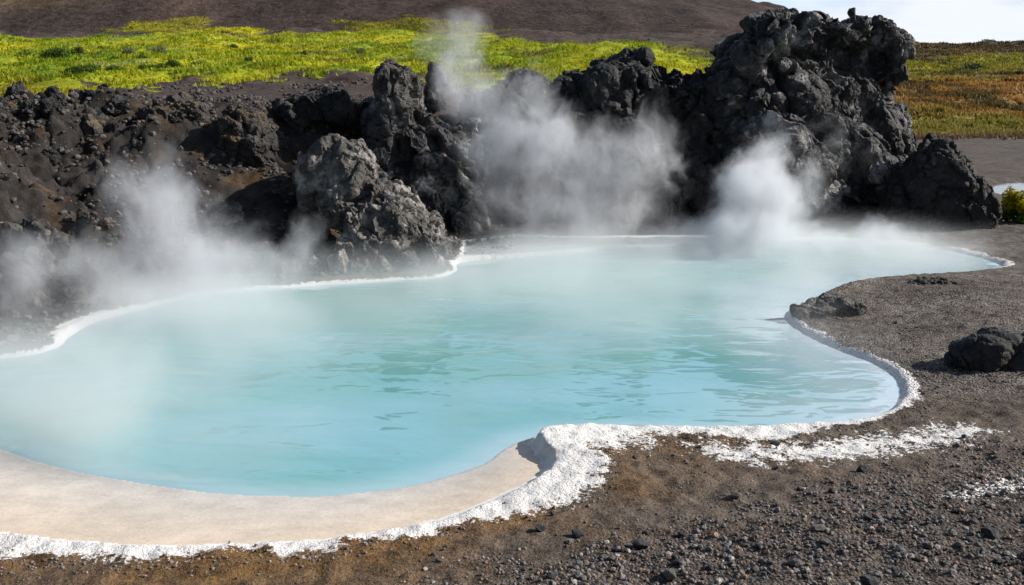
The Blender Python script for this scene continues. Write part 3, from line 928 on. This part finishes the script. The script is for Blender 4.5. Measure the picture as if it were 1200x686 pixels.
stone(1161, 628, 0.062, 'smooth blue black stone lying alone on brown gravel near the right corner', 'dark', 3)
stone(676, 626, 0.045, 'small pointed dark stone on the bare soil below the crust corner', 'dark', 5)
stone(750, 640, 0.055, 'dark angular stone at the edge of the coarse gravel', 'dark', 9)
stone(632, 621, 0.035, 'flat dark stone on pale sandy soil near the white crust', 'dark', 15)
stone(862, 584, 0.050, 'squat brown stone beside a shallow hollow, middle of the bare ground', 'grey', 19)
stone(785, 678, 0.055, 'pale grey cobble at the front edge of the gravel', 'grey', 23)
stone(932, 662, 0.05, 'two toned grey cobble low in the front gravel field', 'grey', 27)
stone(1020, 683, 0.06, 'black cobble cut by the bottom of the photo', 'dark', 31)
stone(961, 621, 0.05, 'light grey cobble standing out on the dark coarse gravel', 'grey', 35)
stone(908, 518, 0.04, 'black stone sitting on the outer edge of the white crust', 'dark', 39)
stone(1010, 458 + 90, 0.05, 'dark stone on smooth sand just above the coarse gravel', 'dark', 43)

# many like stones: shared meshes, individually placed
protos = {k: [link('stone', stone_mesh(60 + 7 * i + (3 if k == 'dark' else 0), 1.0), STONE_MATS[k]) for i in range(4)] for k in ('dark', 'grey')}
used_first = set()


def place_many():
    rng = np.random.default_rng(77)
    N = 4000
    u = rng.uniform(380, 1260, N); v = rng.uniform(330, 700, N)
    p = on_ground(u, v, 0.24)
    z, A = terrain(p[:, 0], p[:, 1])
    w = np.where(A['diag'] > 0.5, 0.75, 0.16) * np.where(A['spit'] > 0.5, 0.5, 1.0)
    ok = (A['step'] > A['white'] + 0.12) & (A['d'] > 0.15) & (p[:, 1] < 12.5) & (rng.random(N) < w) & (A['v'] > 300)
    cand = np.nonzero(ok)[0][:230]
    for k, i in enumerate(cand):
        kind = 'dark' if rng.random() < 0.55 else 'grey'
        j = int(rng.integers(4))
        src = protos[kind][j]
        if (kind, j) in used_first:
            o = src.copy(); COL.objects.link(o)
        else:
            o = src; used_first.add((kind, j))
        s = 0.012 + 0.026 * rng.random() ** 2.4
        o.location = (p[i, 0], p[i, 1], z[i]); o.scale = (s, s, s * rng.uniform(0.8, 1.1)); o.rotation_euler = (rng.uniform(-.25, .25), rng.uniform(-.25, .25), rng.uniform(0, 6.28))
        if kind == 'dark':
            tag(o, 'little black lava stone lying loose on the gravel around the pool', 'stone', 'little black stones on the gravel')
        else:
            tag(o, 'little grey lava stone lying loose on the gravel around the pool', 'stone', 'little grey stones on the gravel')


place_many()
for k in protos:
    for j, o in enumerate(protos[k]):
        if (k, j) not in used_first:
            bpy.data.objects.remove(o)


# ------------------------------------------------------------------ gravel: thousands of pebbles, one object
def gravel():
    rng = np.random.default_rng(5)
    N = 170000
    # even per square metre in the near field
    x = rng.uniform(-5.5, 9.5, N); y = rng.uniform(4.6, 14.5, N)
    z, A = terrain(x, y)
    clump = fbm(xy3(x, y, 1.1), 301, 4)
    w = 0.025 + 0.95 * A['diag'] * np.clip(0.75 + 0.8 * clump, 0.08, 1) + 0.16 * A['spit'] * np.clip(0.5 + clump, 0, 1)
    w += 0.10 * np.clip(clump - 0.1, 0, 1) + 0.35 * np.exp(-((A['step'] - A['white'] - 0.1) / 0.12) ** 2)
    for bu, bv, sp in ((1150, 420, 0.42), (965, 362, 0.22), (1090, 336, 0.25)):
        bp = on_ground([bu], [bv], 0.2)[0]
        w += 0.8 * np.exp(-(((x - bp[0]) / (sp * 1.6)) ** 2 + ((y - bp[1]) / sp) ** 2))
    ok = (A['d'] > 0.03) & (A['bed'] < 0.2) & ((A['step'] > A['white'] * 0.95 + 0.03) | (rng.random(N) < 0.05)) & (rng.random(N) < w) & (A['u'] > -250) & (A['u'] < 1450) & ~((A['d'] > 0.1) & (y > 13.5) & (x < 2))
    x, y, z = x[ok], y[ok], z[ok]; dg = A['diag'][ok]
    s = 0.0055 + 0.0065 * rng.random(len(x)) + (0.004 + 0.012 * dg) * rng.random(len(x)) ** 5
    # rubble on the dark bank
    N2 = 36000
    y2 = rng.uniform(10.8, 26.5, N2); x2 = rng.uniform(-0.62, 0.0, N2) * y2
    z2, B = terrain(x2, y2)
    c2 = fbm(xy3(x2, y2, 0.9), 305, 4)
    k2 = (B['d'] > 0.35) & (B['grass'] < 0.3) & (rng.random(N2) < np.clip(0.35 + 1.3 * c2, 0.03, 1) * np.where(y2 > 21, 0.35, 1.0))
    nb = len(x)
    x = np.concatenate([x, x2[k2]]); y = np.concatenate([y, y2[k2]]); z = np.concatenate([z, z2[k2]]); dg = np.concatenate([dg, np.zeros(k2.sum())])
    s = np.concatenate([s, 0.018 + 0.05 * rng.random(k2.sum()) ** 2.5])
    n = len(x)
    V = np.empty((n, len(ICO1_V), 3), np.float32)
    base = ICO1_V
    shapes = []
    for k in range(24):
        shapes.append(chunk(rng, (0, 0, 0), np.array([1.2, 1.0, 0.75]) * rng.uniform(0.85, 1.15, 3), 8, base))
    shapes = np.array(shapes)
    sel = rng.integers(0, 24, n); ang = rng.uniform(0, 6.283, n)
    S = shapes[sel] * s[:, None, None]
    ca, sa = np.cos(ang)[:, None], np.sin(ang)[:, None]
    V[:, :, 0] = S[:, :, 0] * ca - S[:, :, 1] * sa + x[:, None]
    V[:, :, 1] = S[:, :, 0] * sa + S[:, :, 1] * ca + y[:, None]
    V[:, :, 2] = S[:, :, 2] + (z + s * 0.28)[:, None]
    F = (ICO1_F[None] + (np.arange(n) * len(ICO1_V))[:, None, None]).reshape(-1, 3)
    me = mesh_np('gravel', V.reshape(-1, 3), F, smooth=False)
    t = rng.random(n)
    c = np.array([0.090, 0.086, 0.088])[None] * (1 - t[:, None]) + np.array([0.27, 0.25, 0.235])[None] * t[:, None]
    c[nb:] *= 0.5
    rd = (rng.random(n) < 0.22)[:, None]
    c = np.where(rd, c * np.array([1.25, 0.9, 0.7]), c)
    pl = ((rng.random(n) < 0.05) & (np.arange(n) < nb))[:, None]
    c = np.where(pl, np.array([0.40, 0.37, 0.34]), c)
    put_attr(me, 'base_col', np.repeat(c, len(ICO1_V), 0))
    M = NT('pebble_surface'); p = M.pos()
    col = M.vmath('SCALE', M.attr('base_col', 'Color'), scale=M.map(M.noise(p, 120, 3), 0.3, 0.7, 0.65, 1.3))
    M.bsdf(col, 0.8, None, 0.3)
    tag(link('gravel', me, M.m), 'loose grey and brown volcanic pebbles strewn over the ground by the pool', 'gravel', kind='stuff')


gravel()

# ------------------------------------------------------------------ grass and shrubs
LEAF = mat_leaf('leafage')


def blades(name, x, y, z, h, w, col, lean=0.35, rng=None, per=3):
    n = len(x)
    V = np.empty((n, per, 3, 3), np.float32)
    for k in range(per):
        a = rng.uniform(0, 6.283, n); b = rng.uniform(0, 6.283, n)
        ox = rng.normal(size=n) * w * 2.2; oy = rng.normal(size=n) * w * 2.2
        hh = h * rng.uniform(0.6, 1.15, n)
        V[:, k, 0, 0] = x + ox - np.cos(a) * w; V[:, k, 0, 1] = y + oy - np.sin(a) * w; V[:, k, 0, 2] = z - 0.03
        V[:, k, 1, 0] = x + ox + np.cos(a) * w; V[:, k, 1, 1] = y + oy + np.sin(a) * w; V[:, k, 1, 2] = z - 0.03
        V[:, k, 2, 0] = x + ox + np.cos(b) * hh * lean; V[:, k, 2, 1] = y + oy + np.sin(b) * hh * lean; V[:, k, 2, 2] = z + hh
    F = np.arange(n * per * 3).reshape(-1, 3)
    me = mesh_np(name, V.reshape(-1, 3), F, smooth=False)
    cc = np.repeat(col, per * 3, 0)
    put_attr(me, 'leaf_col', cc)
    return me


def grass():
    rng = np.random.default_rng(9)
    N = 150000
    y = 19.0 + 55 * rng.random(N) ** 1.3
    x = rng.uniform(-0.66, 0.30, N) * y
    z, A = terrain(x, y)
    cl = fbm(xy3(x, y, 0.8), 401, 3)
    ok = rng.random(N) < A['grass'] * np.clip(0.55 + 0.9 * cl, 0.1, 1)
    x, y, z = x[ok], y[ok], z[ok]; c = A['col'][ok]
    c = c * rng.uniform(0.95, 1.3, (len(x), 1))
    h = (0.04 + 0.09 * np.clip(0.4 + cl[ok], 0, 1.2))
    hx, hy, hz, hc = HILL_TUFTS[0]
    x = np.concatenate([x, hx]); y = np.concatenate([y, hy]); z = np.concatenate([z, hz]); c = np.concatenate([c, hc])
    h = np.concatenate([h, rng.uniform(0.05, 0.12, len(hx))])
    me = blades('grass', x, y, z, h, 0.035 + 0.0004 * y, np.clip(c, 0, 0.6), 0.5, rng)
    tag(link('grass', me, LEAF), 'bright yellow green grass covering the slope above the lava bank', 'grass', kind='stuff')
    N = 120000
    y = 42.0 + 125 * rng.random(N) ** 1.4
    x = rng.uniform(0.26, 0.62, N) * y
    z, A = terrain(x, y)
    cl = fbm(xy3(x, y, 0.6), 403, 3)
    ok = rng.random(N) < A['moor'] * np.clip(0.55 + 0.9 * cl, 0.1, 1)
    x, y, z = x[ok], y[ok], z[ok]; c = A['col'][ok] * rng.uniform(0.7, 1.3, (len(x), 1))
    me = blades('grass', x, y, z, 0.12 + 0.2 * np.clip(0.3 + cl[ok], 0, 1), 0.05 + 0.0006 * y, np.clip(c, 0, 0.6), 0.5, rng)
    tag(link('grass', me, LEAF), 'rusty orange and olive moor grass on the far slope beyond the crag', 'grass', kind='stuff')


grass()


def shrub(u, v, D, wpx, hpx, label, col, seed, z=None, group=None, leaves=900, col2=None):
    rng = np.random.default_rng(seed)
    c = at_depth([u], [v], [D])[0]
    c[2] = zat(c[0], c[1]) if z is None else z
    rx = wpx * D / 1200; rz = hpx * D / 1200
    lobes = rng.normal(size=(9, 3)) * np.array([rx * 0.42, rx * 0.4, rz * 0.18]) + np.array([0, 0, rz * 0.45])
    li = rng.integers(0, 9, leaves)
    d = rng.normal(size=(leaves, 3)); d /= np.linalg.norm(d, axis=1)[:, None]
    lr = np.array([rx * 0.42, rx * 0.42, rz * 0.5])
    p = lobes[li] + d * lr * (rng.random((leaves, 1)) ** 0.4)
    p[:, 2] = np.abs(p[:, 2])
    s = 0.055 * max(rx, rz) + 0.008
    t1 = rng.normal(size=(leaves, 3)); t1 /= np.linalg.norm(t1, axis=1)[:, None]
    t2 = np.cross(t1, d); t2 /= np.maximum(np.linalg.norm(t2, axis=1), 1e-6)[:, None]
    V = np.stack([p - t1 * s, p + t2 * s * 0.6, p + t1 * s * 1.2, p - t2 * s * 0.6], 1)
    root = bpy.data.objects.new('shrub', None); COL.objects.link(root); root.location = c
    me = mesh_np('foliage', V.reshape(-1, 3), np.arange(leaves * 4).reshape(-1, 4), smooth=False)
    cc = np.asarray(col)[None] * rng.uniform(0.65, 1.35, (leaves, 1))
    if col2 is not None:
        k = (p[:, 2] > rz * 0.40)[:, None]
        cc = np.where(k, np.asarray(col2)[None] * rng.uniform(0.75, 1.25, (leaves, 1)), cc)
    put_attr(me, 'leaf_col', np.repeat(cc, 4, 0))
    link('foliage', me, LEAF, root)
    # woody stems fanning out of the ground
    VV = []; FF = []
    for k in range(9):
        tip = lobes[k]; r0 = 0.02 * rx + 0.004
        b = np.array([[math.cos(a) * r0, math.sin(a) * r0, -0.05] for a in (0, 2.1, 4.2)])
        off = len(VV) * 4
        VV.append(np.concatenate([b, [tip]])); FF += [[off, off + 1, off + 3], [off + 1, off + 2, off + 3], [off + 2, off, off + 3]]
    link('stem', mesh_np('stem', np.concatenate(VV), np.array(FF)), WOOD, root)
    tag(root, label, 'shrub', group)
    return root


_w = NT('woody_stem'); _w.bsdf(_w.mix(_w.noise(_w.pos(), 20), (0.06, 0.045, 0.03), (0.12, 0.09, 0.06)), 0.9); WOOD = _w.m
DG = (0.060, 0.105, 0.014); OL = (0.085, 0.10, 0.03); PALE = (0.20, 0.22, 0.10)
for (u, D, w, h, lab, col, sd) in (
        (66, 37, 22, 12, 'dark green shrub standing alone in the upper left grass', DG, 1),
        (95, 39, 9, 8, 'rounded olive shrub close beside a darker bush, upper left grass', OL, 2),
        (133, 35, 9, 7, 'small dark shrub left of the pale feathery one', DG, 3),
        (150, 38, 10, 9, 'pale feathery shrub in the middle of the green field', PALE, 4),
        (168, 35, 9, 9, 'dark shrub just right of the pale feathery one', DG, 5),
        (185, 38, 11, 9, 'grey green shrub on the right of the shrub cluster', PALE, 6),
        (204, 32, 15, 9, 'dark green shrub low in the field, above the brown bench', DG, 7),
        (232, 30, 12, 10, 'broad olive shrub near the lower edge of the field', OL, 8),
        (275, 44, 8, 5, 'small dark shrub high on the sunny slope', DG, 9),
        (292, 35, 6, 6, 'tiny dark shrub by the lower edge of grass, left of the rubble ridge', DG, 10),
        (356, 38, 7, 6, 'small olive shrub right of field centre', OL, 11),
        (423, 40, 5, 7, 'slim pale shrub in the grass left of the pinnacle', PALE, 12),
        (85, 27, 22, 8, 'wide dark green bush at the lower edge of the field', DG, 13),
        (130, 28, 18, 8, 'wide leafy bush along the lower grass edge, over the brown bench', (0.075, 0.14, 0.015), 14),
        (178, 28.5, 16, 8, 'low bushy clump in the middle of the lower grass edge', (0.085, 0.15, 0.015), 15),
        (12, 22, 16, 12, 'yellowing shrub at the left end of the field', (0.17, 0.14, 0.025), 16)):
    shrub(u, 70, D, w, h, lab, col, sd)
for (u, D, w, h, lab, col, sd) in (
        (1142, 92, 15, 9, 'largest dark green shrub on the far moor slope', (0.030, 0.048, 0.012), 21),
        (1160, 74, 10, 8, 'dark round shrub lower down on the far moor', (0.030, 0.045, 0.012), 22),
        (1092, 76, 8, 6, 'dark shrub on the far moor, close to the crag edge', (0.034, 0.045, 0.014), 23),
        (1128, 90, 9, 7, 'small shrub touching the largest shrub of the far moor', (0.036, 0.052, 0.014), 24),
        (1192, 82, 9, 6, 'dark shrub at the end of the far moor', (0.04, 0.04, 0.014), 25),
        (1104, 100, 9, 5, 'low dark shrub high up on the far moor', (0.04, 0.045, 0.016), 26)):
    shrub(u, 80, D, w, h, lab, col, sd)
shrub(1196, 262, 19.6, 22, 34, 'vivid yellow topped leafy shrub behind the foot of the pyramid rock', (0.10, 0.15, 0.012), 31, leaves=2600, col2=(0.42, 0.36, 0.008))


# ------------------------------------------------------------------ steam
def steam(label, puffs, dens, seed, nscale=1.2, cut=0.30, cat='steam'):
    """puffs: pixel centre, depth, half width and height in pixels, half depth in metres, weight"""
    rng = np.random.default_rng(seed)
    M = NT('steam_' + str(seed)); p = M.pos()
    w1 = M.n('ShaderNodeTexNoise'); M.l(p, w1.inputs['Vector']); w1.inputs['Scale'].default_value = nscale * 0.9; w1.inputs['Detail'].default_value = 3.0
    wv = M.vmath('SCALE', M.vmath('SUBTRACT', w1.outputs['Color'], (0.5, 0.5, 0.5)), scale=1.25)
    q = M.vmath('ADD', p, wv)
    total = None
    VV = []; FF = []; off = 0
    for (u, v, D, rx, rz, ry, wt) in puffs:
        c = at_depth([u], [v], [D])[0]; R = np.array([rx * D / 1200, ry, rz * D / 1200])
        mp = M.n('ShaderNodeMapping', vector_type='TEXTURE'); M.l(q, mp.inputs[0])
        mp.inputs['Location'].default_value = c.tolist(); mp.inputs['Scale'].default_value = R.tolist()
        gd = M.n('ShaderNodeTexGradient', gradient_type='SPHERICAL'); M.l(mp.outputs[0], gd.inputs[0])
        s = M.math('MULTIPLY', gd.outputs['Fac'], wt)
        total = s if total is None else M.math('ADD', total, s)
        VV.append(ICO_V * (R + 0.30) + c); FF.append(ICO_F + off); off += len(ICO_V)
    st = M.n('ShaderNodeMapping'); M.l(q, st.inputs[0]); st.inputs['Scale'].default_value = (1.15, 1.0, 0.6); st.inputs['Rotation'].default_value = (0, 0.35, 0); st.inputs['Location'].default_value = (seed * 3.1, 0, 0)
    nz = M.noise(st.outputs[0], nscale * 1.5, 6, 0.62, 0.5)
    fineq = M.noise(st.outputs[0], nscale * 5.5, 3, 0.6, 0.3)
    mod = M.math('ADD', M.map(nz, 0.36, 0.68, 0.0, 1.0), M.math('MULTIPLY', M.math('SUBTRACT', fineq, 0.5), 0.45))
    val = M.math('ADD', M.math('MULTIPLY', total, 1.15), M.math('MULTIPLY', M.math('SUBTRACT', mod, 0.62), 0.75))
    den = M.math('POWER', M.map(val, 0.0, 1.15, 0, 1.0, False), 1.6)
    den = M.math('MULTIPLY', den, M.map(total, 0.0, 0.30, 0, 1.0))
    den = M.math('MULTIPLY', den, dens)
    vol = M.n('ShaderNodeVolumePrincipled')
    vol.inputs['Color'].default_value = (0.955, 0.97, 1.0, 1); vol.inputs['Anisotropy'].default_value = 0.1
    M.l(den, vol.inputs['Density']); M.l(vol.outputs[0], M.out.inputs['Volume'])
    me = remeshed(np.concatenate(VV), np.concatenate(FF), 0.12)
    # never below the water
    n = len(me.vertices); co = np.empty(n * 3, np.float32); me.vertices.foreach_get("co", co); co = co.reshape(-1, 3)
    co[:, 2] = np.maximum(co[:, 2], 0.02); me.vertices.foreach_set("co", co.ravel()); me.update()
    me.name = 'steam'
    o = link('steam', me, M.m)
    tag(o, label, cat, kind='stuff')
    return o


STEAM_D = 1.0
steam('soft grey steam plume rolling up the left bank from the pool edge',
      [(190, 330, 13.5, 190, 60, 1.2, 1.1), (205, 270, 13.9, 110, 75, 1.0, 1.0), (175, 225, 14.2, 75, 60, .8, 0.8), (150, 190, 14.4, 50, 45, .6, 0.55), (275, 300, 13.8, 80, 55, .8, 0.8), (80, 320, 12.6, 110, 60, .9, 0.7), (20, 330, 12.0, 110, 70, .9, 0.5)],
      1.6, 1)
steam('thin wisp of steam rising left of the pale lava spur',
      [(345, 310, 14.2, 62, 45, .5, 0.9), (350, 270, 14.3, 38, 40, .4, 0.7)], 1.3, 2)
steam('tall bent steam column in the middle, drifting up across the green field',
      [(700, 262, 18.2, 120, 40, .9, 1.1), (600, 255, 18.0, 75, 55, .8, 0.75), (650, 205, 18.5, 100, 76, .8, 1.0), (620, 150, 18.6, 72, 70, .7, 1.05), (575, 170, 18.5, 40, 90, .6, 0.5), (540, 105, 18.6, 52, 50, .7, 1.05), (530, 52, 18.8, 46, 52, .6, 0.95), (560, 140, 18.6, 60, 70, .6, 0.8), (630, 80, 18.8, 40, 60, .5, 0.35),
       (735, 215, 18.3, 85, 66, .7, 1.0), (768, 165, 18.6, 62, 52, .6, 0.95), (690, 150, 18.6, 70, 50, .5, 0.5)],
      1.9, 3)
steam('brightest white steam plume billowing on the water before the tall crag',
      [(880, 285, 17.0, 125, 40, .9, 1.15), (885, 248, 17.2, 78, 62, .7, 1.6), (885, 208, 17.4, 56, 46, .6, 1.25), (905, 178, 17.6, 40, 34, .5, 0.6), (935, 225, 17.6, 48, 44, .5, 0.6), (990, 280, 17.2, 110, 26, .8, 0.8), (1050, 287, 17.4, 70, 18, .6, 0.6), (960, 180, 18.4, 90, 70, .5, 0.35)],
      3.6, 4)


def mist():
    """a thin ragged layer lying on the pool"""
    M = NT('low_mist'); p = M.pos()
    sx = M.n('ShaderNodeSeparateXYZ'); M.l(p, sx.inputs[0])
    nz = M.noise(p, 0.5, 4, 0.55, 0.6)
    far = M.math('MAXIMUM', M.map(sx.outputs[1], 9.0, 16.0), M.map(sx.outputs[0], -1.0, -4.2, 0.0, 1.5))
    v = M.math('MULTIPLY', M.map(nz, 0.33, 0.68, 0.1, 1.0), M.map(far, 0, 1.5, 0.04, 1.5, False))
    v = M.math('MULTIPLY', v, M.map(sx.outputs[2], 0.05, 0.75, 1.0, 0.0))
    vol = M.n('ShaderNodeVolumePrincipled')
    vol.inputs['Color'].default_value = (0.97, 0.975, 0.985, 1)
    M.l(M.math('MULTIPLY', v, 0.95), vol.inputs['Density']); M.l(vol.outputs[0], M.out.inputs['Volume'])
    sh = catmull(SHORE, 1)
    P = on_ground(sh[:, 0], sh[:, 1], 0.0)[:, :2]
    m = len(P)
    verts = [(a, b, 0.012) for a, b in P] + [(a, b, 0.8) for a, b in P]
    bm = bmesh.new()
    bv = [bm.verts.new(q) for q in verts]
    bm.faces.new(bv[:m][::-1]); bm.faces.new(bv[m:])
    for i in range(m):
        j = (i + 1) % m
        bm.faces.new([bv[i], bv[j], bv[m + j], bv[m + i]])
    bmesh.ops.triangulate(bm, faces=bm.faces[:])
    bmesh.ops.recalc_face_normals(bm, faces=bm.faces[:])
    me = bpy.data.meshes.new('mist'); bm.to_mesh(me); bm.free()
    tag(link('mist', me, M.m), 'thin low mist lying over the far and left water', 'mist', kind='stuff')


mist()

# ------------------------------------------------------------------ light, sky, camera
SUN_AZ = math.radians(4.0)    # from +X towards +Y
SUN_EL = math.radians(31.0)
to_sun = Vector((math.cos(SUN_AZ) * math.cos(SUN_EL), math.sin(SUN_AZ) * math.cos(SUN_EL), math.sin(SUN_EL)))
sl = bpy.data.lights.new('sun', 'SUN'); sl.energy = 5.0; sl.angle = math.radians(0.53); sl.color = (1.0, 0.945, 0.87)
so = bpy.data.objects.new('sun', sl); COL.objects.link(so); so.location = to_sun * 60
so.rotation_euler = to_sun.to_track_quat('Z', 'Y').to_euler()

w = bpy.data.worlds.new("World"); scene.world = w; w.use_nodes = True
nt = w.node_tree; nt.nodes.clear()
out = nt.nodes.new('ShaderNodeOutputWorld'); bg = nt.nodes.new('ShaderNodeBackground'); bg.inputs['Strength'].default_value = 0.055
sky = nt.nodes.new('ShaderNodeTexSky'); sky.sky_type = 'NISHITA'; sky.sun_disc = False
sky.sun_elevation = SUN_EL; sky.sun_rotation = math.pi / 2 - SUN_AZ; sky.altitude = 100; sky.air_density = 1.0; sky.dust_density = 1.0; sky.ozone_density = 1.2
# broken white cloud, laid on the sky by direction
tc = nt.nodes.new('ShaderNodeTexCoord'); sp = nt.nodes.new('ShaderNodeSeparateXYZ'); nt.links.new(tc.outputs['Generated'], sp.inputs[0])
mp = nt.nodes.new('ShaderNodeMapping'); nt.links.new(tc.outputs['Generated'], mp.inputs[0]); mp.inputs['Scale'].default_value = (1.6, 1.6, 5.5); mp.inputs['Location'].default_value = (0.6, 0.2, 0.0)
cn = nt.nodes.new('ShaderNodeTexNoise'); nt.links.new(mp.outputs[0], cn.inputs['Vector']); cn.inputs['Scale'].default_value = 1.7; cn.inputs['Detail'].default_value = 7; cn.inputs['Roughness'].default_value = 0.55
ax = nt.nodes.new('ShaderNodeMapRange'); nt.links.new(sp.outputs[0], ax.inputs[0]); ax.inputs[1].default_value = 0.15; ax.inputs[2].default_value = 0.42; ax.inputs[3].default_value = -0.16; ax.inputs[4].default_value = 0.22
az = nt.nodes.new('ShaderNodeMapRange'); nt.links.new(sp.outputs[2], az.inputs[0]); az.inputs[1].default_value = 0.12; az.inputs[2].default_value = 0.45; az.inputs[3].default_value = 0.0; az.inputs[4].default_value = -0.14
ad = nt.nodes.new('ShaderNodeMath'); ad.operation = 'ADD'; nt.links.new(cn.outputs['Fac'], ad.inputs[0]); nt.links.new(ax.outputs[0], ad.inputs[1])
ad2 = nt.nodes.new('ShaderNodeMath'); ad2.operation = 'ADD'; nt.links.new(ad.outputs[0], ad2.inputs[0]); nt.links.new(az.outputs[0], ad2.inputs[1])
cr = nt.nodes.new('ShaderNodeMapRange'); cr.interpolation_type = 'SMOOTHSTEP'; nt.links.new(ad2.outputs[0], cr.inputs[0]); cr.inputs[1].default_value = 0.46; cr.inputs[2].default_value = 0.68; cr.inputs[4].default_value = 0.92
mx = nt.nodes.new('ShaderNodeMix'); mx.data_type = 'RGBA'
# thin bright veil low in the northern half of the sky
def wmap(src, a, b, c, d):
    m = nt.nodes.new('ShaderNodeMapRange'); m.interpolation_type = 'SMOOTHSTEP'; nt.links.new(src, m.inputs[0])
    for i, v in enumerate((a, b, c, d)): m.inputs[i + 1].default_value = v
    return m.outputs[0]
vm = nt.nodes.new('ShaderNodeMath'); vm.operation = 'MULTIPLY'
nt.links.new(wmap(sp.outputs[1], 0.0, 0.7, 0.0, 0.85), vm.inputs[0]); nt.links.new(wmap(sp.outputs[2], 0.40, 0.80, 1.0, 0.0), vm.inputs[1])
veil = nt.nodes.new('ShaderNodeMix'); veil.data_type = 'RGBA'; nt.links.new(vm.outputs[0], veil.inputs[0]); nt.links.new(sky.outputs[0], veil.inputs[6]); veil.inputs[7].default_value = (9.6, 13.8, 19.0, 1)
cf = nt.nodes.new('ShaderNodeMath'); cf.operation = 'MULTIPLY'; nt.links.new(cr.outputs[0], cf.inputs[0]); nt.links.new(wmap(sp.outputs[1], 0.0, 0.5, 0.15, 1.0), cf.inputs[1])
cn2 = nt.nodes.new('ShaderNodeTexNoise'); nt.links.new(mp.outputs[0], cn2.inputs['Vector']); cn2.inputs['Scale'].default_value = 4.5; cn2.inputs['Detail'].default_value = 6
ccol = nt.nodes.new('ShaderNodeMix'); ccol.data_type = 'RGBA'; nt.links.new(wmap(cn2.outputs['Fac'], 0.40, 0.62, 0, 1), ccol.inputs[0]); ccol.inputs[6].default_value = (11.2, 12.2, 14.0, 1); ccol.inputs[7].default_value = (14.6, 15.2, 16.0, 1)
nt.links.new(cf.outputs[0], mx.inputs[0]); nt.links.new(veil.outputs[2], mx.inputs[6]); nt.links.new(ccol.outputs[2], mx.inputs[7])
nt.links.new(mx.outputs[2], bg.inputs[0]); nt.links.new(bg.outputs[0], out.inputs[0])

cam = bpy.data.cameras.new('camera'); co = bpy.data.objects.new('camera', cam); COL.objects.link(co)
co.location = (0, 0, CAM_Z); co.rotation_euler = (math.pi / 2 - PITCH, 0, 0)
cam.sensor_width = 36; cam.lens = 36; cam.clip_start = 0.1; cam.clip_end = 6000
scene.camera = co

vs = scene.view_settings
vs.view_transform = 'Standard'; vs.look = 'None'; vs.gamma = 1.0; vs.exposure = 0.22; vs.use_curve_mapping = False
cy = scene.cycles
cy.use_denoising = True; cy.denoiser = 'OPENIMAGEDENOISE'
cy.use_adaptive_sampling = True; cy.adaptive_threshold = 0.015
cy.max_bounces = 8; cy.diffuse_bounces = 3; cy.glossy_bounces = 3; cy.transmission_bounces = 2; cy.volume_bounces = 5; cy.transparent_max_bounces = 8
cy.volume_step_rate = 0.6; cy.volume_max_steps = 256
cy.sample_clamp_indirect = 8
